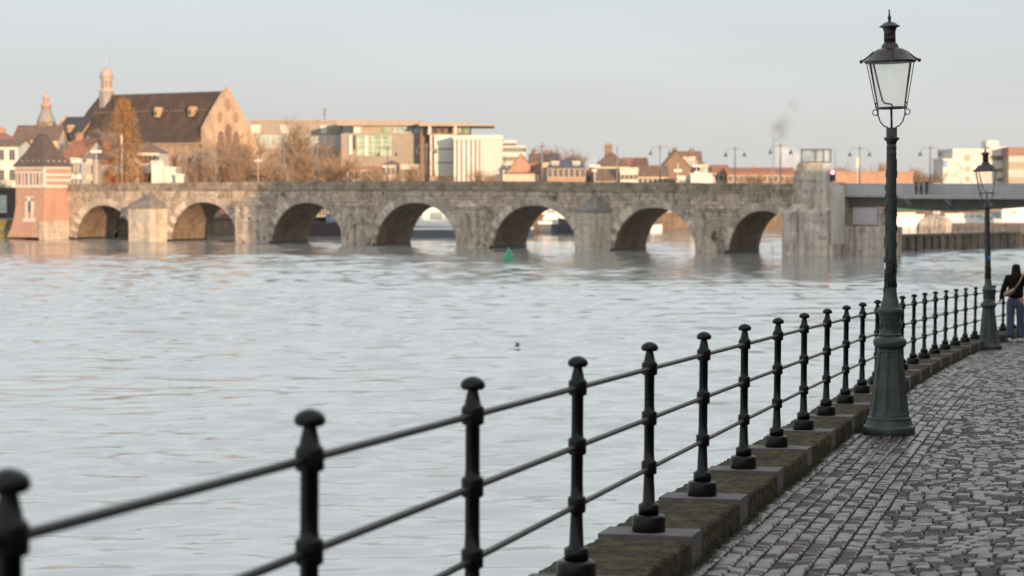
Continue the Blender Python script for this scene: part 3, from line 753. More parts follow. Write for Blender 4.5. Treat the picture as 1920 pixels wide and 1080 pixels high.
rm = [(-GW*.5-1.75,GD*.5-1.45,zb1+(zap-zb1)*.48),(-GW*.5+1.75,GD*.5-1.45,zb1+(zap-zb1)*.48),(-GW*.5+1.75,GD*.5+1.45,zb1+(zap-zb1)*.48),(-GW*.5-1.75,GD*.5+1.45,zb1+(zap-zb1)*.48)]
rt = [(-GW*.5-.5,GD*.5-.45,zap),(-GW*.5+.5,GD*.5-.45,zap),(-GW*.5+.5,GD*.5+.45,zap),(-GW*.5-.5,GD*.5+.45,zap)]
rf.add(r0+rm+rt, [(i,(i+1)%4,4+(i+1)%4,4+i) for i in range(4)]+[(4+i,4+(i+1)%4,8+(i+1)%4,8+i) for i in range(4)]+[(8,9,10,11),(3,2,1,0)])
ro = rf.build('roof', M_slate, gate)
for k in range(4):
    f = .16; x = -GW*.5+(-1.5+k)*1.15; MB().box(x-.07,x+.07,.10,.5,zb1+.62,zb1+.88).build('roof_vent', M_trim, ro)
for k in range(4):
    y = .9+k*1.05; MB().box(-.42,-.10,y-.07,y+.07,zb1+.62,zb1+.88).build('roof_vent', M_trim, ro)

# ------------------------------------------------------------------ generic house builder
WIN = {}
def window(parent, x, y, z, w, h, face='f', pane=M_pane, frame=M_trim, name='window'):
    """window on a facade: 'f' front (-y side), 'r' right (+x side), 'l' left"""
    key = (round(w,2), round(h,2), pane.name, frame.name)
    if key not in WIN:
        t = .09 if w < 1.6 else .12
        f = MB(); f.box(-w/2-t,-w/2,-.09,0,-t,h+t); f.box(w/2,w/2+t,-.09,0,-t,h+t); f.box(-w/2,w/2,-.09,0,h,h+t); f.box(-w/2-.04,w/2+.04,-.14,0,-t*1.3,0); f.box(-.03,.03,-.07,-.03,0,h)
        p = MB(); p.box(-w/2,w/2,-.045,0.0,0,h)
        WIN[key] = (f, p)
        o = f.build(name, frame, parent); q_ = p.build('pane', pane, o); WIN[key] = (o.data, q_.data)
    else:
        md, pd = WIN[key]
        o = bpy.data.objects.new(name, md); COL.objects.link(o); o.parent = parent
        q_ = bpy.data.objects.new('pane', pd); COL.objects.link(q_); q_.parent = o
    o.location = (x, y-.003, z) if face == 'f' else ((x+.003, y, z) if face == 'r' else (x-.003, y, z))
    o.rotation_euler.z = {'f': 0, 'r': math.pi/2, 'l': -math.pi/2}[face]
    return o
def house(name, label, px0, px1, ye, yr, Y, D, wall, roof, style='gx', rot=0.0, win=None, rwin=None, chim=(), group=None, cat='house', z0=2.5, pane=M_pane, frame=M_trim, ov=.3, dorm=(), dormat=None):
    """box house. px0..px1 photo columns of its front, ye / yr photo rows of eave and ridge, Y distance, D depth in metres"""
    xa, xb = X_(px0, Y), X_(px1, Y); Wd = (xb-xa)/math.cos(rot); ze, zr_ = Z_(ye, Y), Z_(yr, Y)
    t = tag(empty(name, (xa if rot >= 0 else xa, Y, 0), rot), label, cat, group)
    if rot < 0: t.location = (xa, Y+abs(math.sin(rot))*Wd, 0)
    wb = MB(); wb.box(0, Wd, 0, D, z0, ze)
    r = MB()
    if style == 'gx':      # ridge parallel to the front
        wb.add([(0,0,ze),(0,D,ze),(0,D/2,zr_),(Wd,0,ze),(Wd,D,ze),(Wd,D/2,zr_)], [(0,1,2),(3,5,4)])
        for y0, y1 in ((-ov, D/2), (D+ov, D/2)):
            zz = ze-ov*(zr_-ze)/(D/2)
            r.add([(-ov,y0,zz),(Wd+ov,y0,zz),(Wd+ov,y1,zr_),(-ov,y1,zr_),(-ov,y0,zz+.25),(Wd+ov,y0,zz+.25),(Wd+ov,y1,zr_+.25),(-ov,y1,zr_+.25)], [(0,1,2,3),(4,5,6,7),(0,1,5,4),(1,2,6,5),(3,0,4,7)])
    elif style == 'gy':    # gable faces the front
        wb.add([(0,0,ze),(Wd,0,ze),(Wd/2,0,zr_),(0,D,ze),(Wd,D,ze),(Wd/2,D,zr_)], [(0,1,2),(3,5,4)])
        for x0, x1 in ((-ov, Wd/2), (Wd+ov, Wd/2)):
            zz = ze-ov*(zr_-ze)/(Wd/2)
            r.add([(x0,-.15,zz),(x0,D+.15,zz),(x1,D+.15,zr_),(x1,-.15,zr_),(x0,-.15,zz+.22),(x0,D+.15,zz+.22),(x1,D+.15,zr_+.22),(x1,-.15,zr_+.22)], [(0,1,2,3),(4,5,6,7),(0,1,5,4),(1,2,6,5),(3,0,4,7)])
    elif style == 'hip':
        k = min(D, Wd)/2*.95
        r.add([(-ov,-ov,ze),(Wd+ov,-ov,ze),(Wd+ov,D+ov,ze),(-ov,D+ov,ze),(k,D/2,zr_),(Wd-k,D/2,zr_)], [(0,1,5,4),(2,3,4,5),(1,2,5),(3,0,4),(3,2,1,0)])
    elif style == 'mans':  # mansard
        k = 1.1
        r.add([(-.1,-.1,ze),(Wd+.1,-.1,ze),(Wd+.1,D+.1,ze),(-.1,D+.1,ze),(k,k,zr_),(Wd-k,k,zr_),(Wd-k,D-k,zr_),(k,D-k,zr_)], [(0,1,5,4),(1,2,6,5),(2,3,7,6),(3,0,4,7),(4,5,6,7),(3,2,1,0)])
    else:
        r.box(-.12, Wd+.12, -.12, D+.12, ze+.003, max(zr_, ze+.35))
    wb.build('wall', wall, t); ro = r.build('roof', roof, t)
    def grid(spec, L, face):
        rows, cols, w, h = spec[:4]; zz = spec[4] if len(spec) > 4 else z0+1; top = spec[5] if len(spec) > 5 else ze-.5
        for i in range(rows):
            z = top-h-(top-zz)/max(1, rows)*i
            for j in range(cols):
                u = L*(j+.5)/cols
                if face == 'f': window(t, u, 0, z, w, h, 'f', pane, frame)
                else: window(t, Wd, u, z, w, h, 'r', pane, frame)
    if win: grid(win, Wd, 'f')
    if rwin: grid(rwin, D, 'r')
    for c in chim:
        fx, hz = c[0], c[1]; x = Wd*fx; y = D*.5; cw = c[2] if len(c) > 2 else .5
        m = MB(); m.box(x-cw, x+cw, y-.45, y+.45, zr_-1.2, zr_+hz); m.box(x-cw-.08, x+cw+.08, y-.53, y+.53, zr_+hz+.002, zr_+hz+.18)
        for q_ in (-.5, .5): m.lathe([(.14,0),(.12,.35)], 8, c=(x+cw*q_, y, zr_+hz+.18))
        m.build('chimney', M_brown if roof is not M_tile else M_brick, ro)
    for fx in dorm:
        x = Wd*fx; hz = (zr_-ze); m = MB(); m.box(x-.75, x+.75, .35, D*.3, ze+hz*.12, ze+hz*.72); m.box(x-.9, x+.9, .2, D*.3, ze+hz*.72+.003, ze+hz*.72+.2)
        do = m.build('dormer', dormat or M_trim, ro); MB().box(x-.5, x+.5, .28, .349, ze+hz*.2, ze+hz*.62).build('pane', M_pale_pane, do)
    return t

# ------------------------------------------------------------------ church
cp_ = at(388, 343, 392); cp_.z = 0
church = tag(empty('church', cp_, BROT), 'big old church of yellow stone with a huge dark roof and a small white turret', 'church')
CL, CW_ = 33.5, 11.6; cze = Z_(267, 396); czr = Z_(171, 398)
def cyz(y): return y
wl = MB(); wl.box(-CL, 0, 0, CW_, 2.5, cze-.3)
# right hand gable wall with a raised stepped edge
gz = Z_(163, 396)
wl.add([(0,-.5,2.5),(0,CW_+.5,2.5),(0,CW_+.5,cze+2.6),(0,CW_*.82,cze+6.0),(0,CW_/2,gz),(0,CW_*.18,cze+6.0),(0,-.5,cze+2.6)]+[(-.9,-.5,2.5),(-.9,CW_+.5,2.5),(-.9,CW_+.5,cze+2.6),(-.9,CW_*.82,cze+6.0),(-.9,CW_/2,gz),(-.9,CW_*.18,cze+6.0),(-.9,-.5,cze+2.6)], [tuple(range(7)), tuple(range(13,6,-1))]+[(i,(i+1)%7,7+(i+1)%7,7+i) for i in range(7)])
wl.build('wall', M_marl, church)
for y in (-.6, CW_-.6, CW_*.5-.5):
    if y == CW_*.5-.5: continue
    m = MB(); m.box(.003, 1.6, y, y+1.4, 2.5, cze-1); m.add([(.003,y,cze-1),(1.6,y,cze-1),(1.6,y+1.4,cze-1),(.003,y+1.4,cze-1),(.003,y,cze+2),(.003,y+1.4,cze+2)], [(0,1,4),(2,3,5),(1,2,5,4)])
    m.build('buttress', M_marl, church)
gwin = MB()
gy = CW_/2
for k in range(3):
    y0 = gy-2.9+k*2.1; top = cze+(2.2 if k == 1 else .8)
    arc = [(y0+.85+.85*math.cos(q), top+1.3*math.sin(q)) for q in [math.pi*j/8 for j in range(9)]]
    poly = [(y0, 7.5), (y0+1.7, 7.5)]+[a for a in arc]
    n = len(poly); gwin.add([(.04, a, b_) for a, b_ in poly], [tuple(range(n))])
gwin.build('gable_window', mat('leaded_church_glass', (.16,.10,.07), .4, .3, 2), church)
nc = MB()
for k, (u, zz, r_) in enumerate(((gy-2.2, cze+4.6, .7), (gy+2.2, cze+4.6, .7), (gy, cze+7.0, .8))):
    nc.add([(.05, u+r_*math.cos(q), zz+r_*1.5*math.sin(q)) for q in [j*2*math.pi/12 for j in range(12)]], [tuple(range(12))])
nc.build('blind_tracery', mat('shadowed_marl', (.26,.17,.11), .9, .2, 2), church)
for k in range(8):
    x = -2.2-k*3.9; m = MB(); m.box(x-.45, x+.45, -1.3, -.003, 2.5, cze-3.4); m.add([(x-.45,-1.3,cze-3.4),(x+.45,-1.3,cze-3.4),(x+.45,-.003,cze-3.4),(x-.45,-.003,cze-3.4),(x-.45,-.003,cze-1.6),(x+.45,-.003,cze-1.6)], [(0,1,5,4),(0,4,3),(1,2,5)])
    m.build('buttress', M_marl, church)
    if k < 7:
        xc = x-1.95; poly = [(xc-.75, 7.2), (xc+.75, 7.2)]+[(xc+.75*math.cos(q), cze-3.9+1.2*math.sin(q)) for q in [math.pi*j/8 for j in range(9)]]
        m = MB(); m.add([(a, -.03, b_) for a, b_ in poly], [tuple(range(len(poly)))]); m.build('tall_window', mat('leaded_church_glass', (.16,.10,.07)), church)
m = MB(); m.box(-CL-.2, -.9, -.45, CW_+.45, cze-.299, cze); m.build('cornice', M_trim, church)
# roof: bell-cast profile, hipped polygonal left end
rf = MB(); prof = [(-.9, cze), (.1, cze+1.3), (CW_*.20, cze+(czr-cze)*.38), (CW_*.36, cze+(czr-cze)*.70), (CW_/2, czr)]
lv = []
for y, z in prof:
    f = (z-cze)/(czr-cze); ym = CW_/2; bx = -CL-6.3*(1-f)**.75; by = y+(ym-y)*.50
    lv.append([(-.85,y,z), (-CL,y,z), (bx,by,z), (bx,CW_-by,z), (-CL,CW_-y,z), (-.85,CW_-y,z)])
for l0, l1 in zip(lv, lv[1:]):
    for k in range(5): rf.add([l0[k], l0[k+1], l1[k+1], l1[k]], [(0,1,2,3)])
roof = rf.build('roof', M_churchroof, church)
MB().prism([(-CL+.1,.3),(-CL-5.6,3.3),(-CL-5.6,CW_-3.3),(-CL+.1,CW_-.3)], 2.5, cze-.31).build('apse_wall', M_marl, church)
for x in (-15.2, -6.4):
    f = .52; z = cze+(czr-cze)*f; y = CW_*.27
    m = MB(); m.box(x-.38, x+.38, y-.8, y+1, z-.1, z+1.1); m.add([(x-.5,y-.9,z+1.1),(x+.5,y-.9,z+1.1),(x+.5,y+1.6,z+1.1),(x-.5,y+1.6,z+1.1),(x,y-.9,z+1.8),(x,y+2,z+1.8)], [(0,1,4),(1,2,5,4),(3,0,4,5)])
    d_ = m.build('dormer', M_marl, roof); MB().box(x-.22, x+.22, y-.85, y-.801, z+.2, z+.95).build('pane', M_pane, d_)
for rw, z_ in ((34, .62),):
    for k in range(31):
        x = -CL+1+k*1.0; z = cze+(czr-cze)*z_; y = CW_*.315
        MB().box(x-.11, x+.11, y-.2, y+.2, z, z+.22).build('roof_vent', mat('pale_vent', (.20,.14,.11)), roof)
# turret
tx, ty = -31.7, CW_/2
tu = MB(); zt0 = czr-1.6; zt1 = Z_(166, 402); zt2 = Z_(140, 402); zt3 = Z_(120, 402)
tb = MB(); tb.lathe([(1.55,zt0-1.2),(1.55,zt1)], 8, c=(tx,ty,0), rot=R(22.5), smooth=False); tur = tb.build('turret', M_lead, church)
m = MB(); m.lathe([(1.62,zt1),(1.62,zt1+.3),(1.18,zt1+.32),(1.12,zt2-.4),(1.42,zt2-.35),(1.42,zt2)], 8, c=(tx,ty,0), rot=R(22.5), smooth=False); m.build('belfry', mat('dull_belfry_wood', (.34,.28,.23), .8, .1), tur)
m = MB()
for k in range(8):
    a = k*math.pi/4; c, s_ = math.cos(a), math.sin(a); m.box(-.02,.02,-.24,.24,zt1+.7,zt2-.7, M=Matrix.Translation((tx+c*1.09,ty+s_*1.09,0)) @ Matrix.Rotation(a,4,'Z'))
m.build('louvre', mat('belfry_louvre', (.22,.17,.14)), tur)
m = MB(); m.lathe([(1.35,zt2+.002),(1.28,zt2+.6),(1.0,zt2+1.3),(.5,zt3-.15),(.16,zt3),(.13,zt3+.3)], 16, c=(tx,ty,0)); m.build('dome', mat('pinkish_lead_dome', (.33,.26,.22), .6, .15), tur)
m = MB(); m.tube([(tx,ty,zt3+.25),(tx,ty,zt3+2.3)], .05, 6); m.tube([(tx-.3,ty,zt3+1.8),(tx+.3,ty,zt3+1.8)], .04, 5); m.lathe([(.02,-.14),(.14,0),(.02,.14)], 8, c=(tx,ty,zt3+.5)); m.build('cross', M_trim, tur)

# smaller church roof further left and its onion-domed tower
c2 = at(143, 343, 410); c2.z = 0
ch2 = tag(empty('chapel', c2, BROT), 'smaller dark slate church roof with a pale sloping gable edge, left of the big church', 'church')
e2, r2 = Z_(262, 412), Z_(219, 412); W2, D2 = 7.2, 9.0
m = MB(); m.box(-W2, 0, 0, D2, 2.5, e2); m.add([(-W2,0,e2),(-W2,D2,e2),(-W2,D2/2,r2),(0,0,e2),(0,D2,e2),(0,D2/2,r2)], [(0,1,2),(3,5,4)]); m.build('wall', M_marl, ch2)
m = MB(); m.add([(-W2,-.4,e2-.3),(.4,-.4,e2-.3),(.4,D2/2,r2+.15),(-W2,D2/2,r2+.15),(-W2,D2+.4,e2-.3),(.4,D2+.4,e2-.3)], [(0,1,2,3),(3,2,5,4)]); ro = m.build('roof', mat('blue_black_slate', (.045,.038,.04), .8, .3, 2), ch2)
m = MB(); m.add([(-W2-.5,-.6,e2-.4),(-W2-.002,-.6,e2-.4),(-W2-.002,D2/2,r2+.6),(-W2-.5,D2/2,r2+.6),(-W2-.5,D2/2,r2-.3),(-W2-.002,D2/2,r2-.3),(-W2-.5,0,e2-1),(-W2-.002,0,e2-1)], [(0,1,2,3),(0,3,4,6),(1,2,5,7),(0,1,7,6)]); m.build('gable_edge', M_marl, ch2)
m = MB(); m.box(-3.5,-2.9,1.0,2.6,e2+1.4,e2+2.3); m.add([(-3.6,.9,e2+2.3),(-2.8,.9,e2+2.3),(-2.8,2.6,e2+2.3),(-3.6,2.6,e2+2.3),(-3.2,.9,e2+2.9),(-3.2,2.8,e2+2.9)],[(0,1,4),(1,2,5,4),(3,0,4,5)]); m.build('dormer', M_marl, ro)
c3 = at(88, 343, 430); c3.z = 0; k_ = 430
ot = tag(empty('onion_tower', c3), 'distant round tower with a grey onion dome and a red lantern, behind the gatehouse', 'tower')
ot.scale = (.74, .74, 1)
z = [Z_(y, 430) for y in (262, 238, 225, 206, 200, 194, 183, 178, 160)]
m = MB(); m.lathe([(2.9,2.5),(2.9,z[1]),(3.1,z[1]+.1),(3.1,z[1]+.5)], 8, rot=R(22.5), smooth=False); m.build('wall', M_marl, ot)
m = MB(); m.lathe([(2.6,z[1]+.5),(2.45,z[2]),(1.9,z[2]+1.0),(1.3,z[3])], 20); m.build('dome', M_lead, ot)
m = MB(); m.lathe([(1.25,z[3]),(1.2,z[3]+.6),(1.55,z[3]+.7),(1.55,z[3]+1.1),(.85,z[3]+1.15),(.8,z[6]-.3)], 12); m.build('lantern_stage', mat('faded_red_wood', (.36,.22,.17)), ot)
m = MB(); m.lathe([(.95,z[6]-.3),(.9,z[6]+.2),(.45,z[7]),(.12,z[7]+.5),(.06,z[8])], 12); m.build('small_dome', mat('pinkish_lead_dome', (.33,.26,.22)), ot)
# ------------------------------------------------------------------ left bank town
house('townhouse','white rendered townhouse with skylights in its roof at the left edge',-70,34,275,262,352,12,M_white,M_btile,'gx',win=(3,5,.9,1.7,3.5),ov=.2,group='houses on the left bank')
house('townhouse','red brick house behind the white townhouse at the left edge',-30,14,262,246,372,10,M_brick,M_tile,'hip',chim=((.5,.4),),group='houses on the left bank')
house('townhouse','low ochre house behind the slate tower roof, under the onion tower',26,108,262,236,385,10,M_cream,M_btile,'gx',chim=((.55,.5),),group='houses on the left bank')
house('townhouse','red tiled house between the gatehouse roof and the church',105,150,300,262,368,9,M_cream,M_tile,'gx',rot=-.5,win=(2,3,.8,1.4),chim=((.2,.9),),group='houses on the left bank')
house('townhouse','ochre gabled house with a long tiled roof under the church apse',137,190,292,248,374,11,M_cream,M_btile,'gy',rot=-.45,win=(2,2,.8,1.4),chim=((.1,.3),),group='houses on the left bank')
house('townhouse','small grey-roofed house beside the brown cypress-shaped tree',160,204,306,272,352,9,M_cream,M_btile,'gx',rot=-.5,chim=((.9,.3),),group='houses on the left bank')
house('townhouse','narrow pale blue-white house right of the gatehouse',134,153,300,297,338,8,M_white,M_trim,'flat',win=(3,3,.6,1.6,3.5),group='houses on the left bank')
house('townhouse','narrow cream house beside the pale blue-white one',153,173,304,300,342,8,M_cream,M_trim,'flat',win=(3,4,.5,1.4,3.5),group='houses on the left bank')
house('townhouse','dark red timbered shopfront behind a lamp post',200,218,300,298,352,6,mat('dark_red_paint',(.20,.03,.025),.6,.1),M_slate,'flat',win=(2,2,.7,1.9,3.5),pane=M_pale_pane,group='houses on the left bank')
house('townhouse','white house with many windows and a low tiled roof below the church wall',238,299,286,264,360,9,M_white,M_btile,'hip',win=(3,7,.7,1.3,3.5),group='houses on the left bank')
house('townhouse','white flat-roofed pavilion with a wide cornice above the bridge parapet',284,306,305,301,350,6,M_white,M_trim,'flat',group='houses on the left bank')
house('townhouse','plain white box building beside the corniced pavilion',307,329,317,315,350,6,M_white,M_white,'flat',group='houses on the left bank')
house('townhouse','lowest white wall block at the end of the row of white buildings',329,344,330,328,348,5,M_white,M_white,'flat',group='houses on the left bank')
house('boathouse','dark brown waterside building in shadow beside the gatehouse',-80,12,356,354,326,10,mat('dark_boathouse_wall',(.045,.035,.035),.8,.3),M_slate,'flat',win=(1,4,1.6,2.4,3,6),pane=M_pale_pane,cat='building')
# ------------------------------------------------------------------ modern blocks
ab = house('civic_building','long low taupe civic building with a strip of windows behind bare trees',470,642,227,226,480,26,M_taupe,M_beige,'flat',cat='office building',win=(1,18,1.2,2.6,Z_(278,480),Z_(254,480)),pane=M_pale_pane,frame=M_white)
for px in (480, 535, 607): window(ab, X_(px,480)-X_(470,480), 0, Z_(249,480), 1.9 if px != 607 else 1.2, 1.6, 'f', M_white, M_white)
bb = tag(empty('civic_building', (X_(640,462), 462, 0)), 'taupe brick-clad civic building with a large green-glazed bay', 'office building')
wA = X_(803,462)-X_(640,462)
MB().box(0,wA,0,24,2.5,Z_(250,462)).build('wall', M_taupe, bb)
MB().box(.6,wA-2,1.5,24,Z_(250,462)+.003,Z_(236,462)).build('upper_storey', M_beige, bb)
MB().box(-1,wA-2,.3,25,Z_(235.5,462),Z_(225,462)).build('roof', M_beige, bb)
for i, (p0, p1, pn) in enumerate(((642,662,M_pane),(663,676,M_white),(716,734,M_green_pane),(738,741,M_white),(743,763,M_pale_pane),(768,772,M_pale_pane),(776,786,M_pale_pane))):
    MB().box(X_(p0,462)-bb.location.x,X_(p1,462)-bb.location.x,1.35,1.497,Z_(249,462),Z_(237,462)).build('window', pn, bb)
MB().box(X_(667,462)-bb.location.x,X_(733,462)-bb.location.x,-.2,-.003,Z_(293,462),Z_(254,462)).build('bay_window', M_green_pane, bb)
bay = MB()
for px in (672,687,700,716,733): bay.box(X_(px,462)-bb.location.x-.08,X_(px,462)-bb.location.x+.08,-.3,-.203,Z_(293,462),Z_(254,462))
for py in (262,272,283): bay.box(X_(672,462)-bb.location.x,X_(733,462)-bb.location.x,-.28,-.205,Z_(py,462)-.06,Z_(py,462)+.06)
bay.box(X_(684,462)-bb.location.x,X_(691,462)-bb.location.x,-.6,-.31,Z_(293,462),Z_(254,462)); bay.build('bay_frame', M_white, bb)
MB().box(X_(655,462)-bb.location.x,X_(661,462)-bb.location.x,-.4,-.003,Z_(290,462),Z_(254,462)).build('white_pier', M_white, bb)
MB().box(X_(667,462)-bb.location.x-.5,X_(667,462)-bb.location.x-.01,-.25,-.003,Z_(280,462),Z_(254,462)).build('dark_reveal', M_pane, bb)
bc = tag(empty('glazed_building', (X_(787,455), 455, 0)), 'glazed building under a thin oversailing roof, with cream blinds on three storeys', 'office building')
x0 = bc.location.x
def lx(px, Y=455): return X_(px, Y)-x0
MB().box(lx(806),lx(852),0,18,2.5,Z_(251,455)).build('wall', M_beige, bc)
MB().box(lx(787),lx(880),3,20,2.5,Z_(233,455)).build('upper_storey', M_brown, bc)
MB().box(lx(784),lx(881),1.5,21,Z_(232.8,455),Z_(229,455)).build('roof', M_beige, bc)
MB().box(lx(786),lx(926),-.5,20,Z_(236.4,455),Z_(233,455)).build('canopy_slab', M_beige, bc)
for p0, p1 in ((790,796),(800,803),(812,820),(826,832),(840,846),(858,866),(868,880)):
    MB().box(lx(p0),lx(p1),2.85,2.997,Z_(249,455),Z_(237.5,455)).build('window', M_green_pane if p0 > 850 else M_pane, bc)
for px in (806, 854): MB().box(lx(px)-.3,lx(px)+.3,-.3,.3,Z_(252,455),Z_(236.5,455)).build('column', M_trim, bc)
for a, b_ in ((254,278.5),(281,304),(306.5,330)):
    MB().box(lx(815),lx(850),-.12,-.003,Z_(b_,455),Z_(a,455)).build('blind', mat('cream_blind',(.62,.57,.48),.7,.04), bc)
    MB().box(lx(807),lx(809.5),-.12,-.003,Z_(b_,455),Z_(a,455)).build('blind', mat('cream_blind',(.62,.57,.48)), bc)
    MB().box(lx(811),lx(813.5),-.12,-.003,Z_(b_,455),Z_(a,455)).build('window', M_pane, bc)
bf = tag(empty('finned_building', (X_(851,446), 446, 0)), 'white building with tall vertical fins and dark slots between them', 'office building')
x0 = bf.location.x; wf = X_(941,446)-x0
MB().box(0,wf,.45,20,2.5,Z_(262,446)).build('wall', M_pane, bf)
MB().box(-.2,wf+.2,-.2,20.3,Z_(261.8,446),Z_(253.5,446)).build('roof', M_white, bf)
edges = [851,857,860,866,870,876,879,885,888,894,897,902]
for a, b_ in ((851,855.5),(858,864),(866.5,873),(875.5,882),(884.5,890.5),(893,898)):
    MB().box(X_(a,446)-x0,X_(b_,446)-x0,0,.447,2.5,Z_(262,446)-.003).build('fin', M_white, bf)
for k in range(12):
    a = 900.2+k*3.4; MB().box(X_(a,446)-x0,X_(a+3.0,446)-x0,-.05,.447,2.5,Z_(262,446)-.003).build('fin', M_white, bf)
for k in range(26):
    MB().box(wf,wf+.12,.2+k*.76,.75+k*.76,2.5,Z_(262,446)-.003).build('fin', M_white, bf) if k < 20 else None
house('apartment_building','white stepped apartment building with rows of small dark windows, behind the finned building',938,985,276,275,520,16,M_white,M_white,'flat',cat='building',win=(3,9,.8,1.0,10,Z_(277,520)))
house('apartment_building','white rooftop storey of the stepped apartment building',938,968,266,265,526,10,M_white,M_white,'flat',cat='building',win=(1,5,.7,.7,Z_(276,526),Z_(268,526)))
# ------------------------------------------------------------------ row of old houses right of the finned building
G_ = 'old houses on the far bank'
house('old_house','red brick gabled house next to the white finned building',958,996,312,289,440,10,M_brick,M_btile,'gy',group=G_)
house('old_house','brown-roofed house with a brick chimney behind the red gable',994,1016,305,290,445,9,M_brick,M_btile,'gx',chim=((.35,.9,.45),),group=G_)
house('old_house','long low building with a cream wall right above the parapet',946,1012,326,323,436,6,M_cream,M_btile,'flat',group=G_)
house('old_house','dark-roofed house with white chimney pots behind the slate mansard',1010,1046,303,289,452,9,M_cream,M_slate,'gx',chim=((.45,.5),),group=G_)
house('old_house','orange brick house with a blue slate mansard and two pale dormers',1026,1098,316,299,430,10,M_brick2,mat('blue_slate',(.05,.055,.085),.5,.2,2),'mans',win=(1,7,.75,1.6,5,Z_(330,430)+1.4),dorm=(.21,.76),group=G_)
house('old_house','cream house with a small tiled roof beside the brick mansard house',1098,1120,326,312,434,8,M_cream,M_tile,'hip',win=(1,2,.8,1.3),group=G_)
house('old_house','house with a tall pyramid roof and one massive brick chimney',1117,1180,312,284,445,13,M_cream,M_btile,'hip',chim=((.42,1.3,.8),),win=(1,5,.8,1.3,8),group=G_)
house('old_house','brown lean-to roof in front of the pyramid-roofed house',1115,1168,338,318,428,8,M_cream,M_btile,'gx',group=G_)
house('old_house','red-roofed house with skylights behind the white gabled ones',1170,1214,314,297,455,10,M_brick,M_tile,'gx',win=(1,4,.6,.9),group=G_)
house('old_house','small white house with a stepped outline above the parapet',1163,1196,323,314,426,7,M_white,M_trim,'flat',win=(1,4,.7,.9,6),group=G_)
house('old_house','long low house with a sagging brown roof left of the big ochre gable',1196,1252,330,312,434,8,M_cream,M_btile,'gx',win=(1,6,.7,.9),group=G_)
house('old_house','ochre house with a broad bare gable and a high tiled roof',1240,1296,316,283,438,9,M_brown,M_btile,'gy',chim=((.5,.3),),group=G_)
house('old_house','steep tiled roof running right from the ochre gable',1268,1316,322,285,443,9,M_cream,M_btile,'gx',chim=((.68,.4),),dorm=(.3,.6),group=G_)
house('old_house','brown roof sloping down with two white dormers',1300,1340,330,302,437,9,M_cream,M_btile,'hip',dorm=(.5,),group=G_)
house('old_house','plain white single-storey building above the parapet',1295,1335,328,326,420,7,M_white,M_white,'flat',group=G_)
house('old_house','white colonnaded porch in front of the ochre gable',1270,1294,333,331,422,5,M_white,M_white,'flat',win=(1,5,.5,1.0,6),group=G_)
house('old_house','small red-roofed house at the end of the old row',1338,1366,324,311,450,8,M_white,M_tile,'gx',win=(1,3,.7,1),group=G_)
house('brick_hall','long orange brick hall left of the bridge tower',1364,1492,326,316,445,12,M_brick2,M_tile,'gx',cat='building',win=(1,12,.8,1.0,6),ov=.2,chim=((.44,.2,.4),))
house('brick_hall','long orange brick hall seen right of the traffic light',1560,1712,324,322,450,12,M_brick2,M_brick2,'flat',cat='building')
house('old_house','low orange stone building behind the bare trees below the green bay',640,713,316,313,372,8,M_marl,M_tile,'flat',win=(1,6,.8,1.1,4))
house('old_house','pale arched market building low behind the bare trees, left part',716,750,309,300,376,8,mat('pinkish_stone',(.55,.43,.36),.8,.15,.8),M_btile,'hip',win=(2,4,.8,1.2,4))
house('old_house','pale pinkish low building behind the bare trees, next to the arched one',751,782,312,309,374,8,mat('pinkish_stone',(.55,.43,.36)),M_trim,'flat',win=(1,5,.7,1.6,4))
# right end
r1 = house('office_block','white office block with open balconies and a rooftop box',1786,1893,283,279,500,18,M_white,M_white,'flat',cat='office building',win=(1,2,.1,.1,3))
for ch in list(r1.children):
    if ch.name.startswith('window'):
        for c_ in list(ch.children): bpy.data.objects.remove(c_)
        bpy.data.objects.remove(ch)
x0 = r1.location.x
MB().box(X_(1855,500)-x0,X_(1877,500)-x0,3,9,Z_(279,500)+.003,Z_(263,500)).build('plant_room', M_white, r1)
MB().box(X_(1856,500)-x0,X_(1888,500)-x0,.5,6,Z_(279,500)+.004,Z_(275,500)).build('parapet', M_white, r1)
for a, b_, c, d in ((1850,1885,292,300),(1868,1894,316,321),(1868,1894,334,339),(1808,1818,290,302),(1810,1818,311,322),(1810,1818,331,340),(1776,1780,334,342)):
    if a < 1786: continue
    MB().box(X_(a,500)-x0,X_(b_,500)-x0,-.12,-.003,Z_(d,500),Z_(c,500)).build('window', mat('amber_window',(.16,.12,.08),.3,.3,.5), r1)
r0_ = house('office_wing','lower white wing with a blue sign and an outside stair beside the white office block',1768,1787,300,299,498,12,M_white,M_white,'flat',cat='building',z0=2.5)
MB().box(0,1.0,-.15,-.003,Z_(313,498),Z_(300,498)).build('sign_board', mat('blue_grey_sign',(.14,.2,.34),.5,.1), r0_)
st = tag(empty('outside_stair', (X_(1790,497),497,0)), 'zigzag grey outside stair on the white office block', 'stairs')
m = MB()
for k in range(7):
    z_ = 2.7+k*1.45; a, b_ = (0,1.7) if k % 2 else (1.7,0); m.tube([(a,-.6,z_),(b_,-.6,z_+1.45)], .10, 5)
m.build('stair_flight', M_steel, st)
r2_ = house('office_block','brown-roofed office with glass bands at the right edge',1891,1990,286,276,494,16,M_beige,mat('brown_fascia',(.22,.12,.085),.7,.1),'flat',cat='office building',win=(3,12,.9,1.6,4),pane=M_pale_pane)
MB().box(-.3,X_(1990,494)-X_(1891,494)+.3,-.3,4,Z_(292,494),Z_(286,494)-.003).build('fascia', mat('brown_fascia',(.22,.12,.085)), r2_)

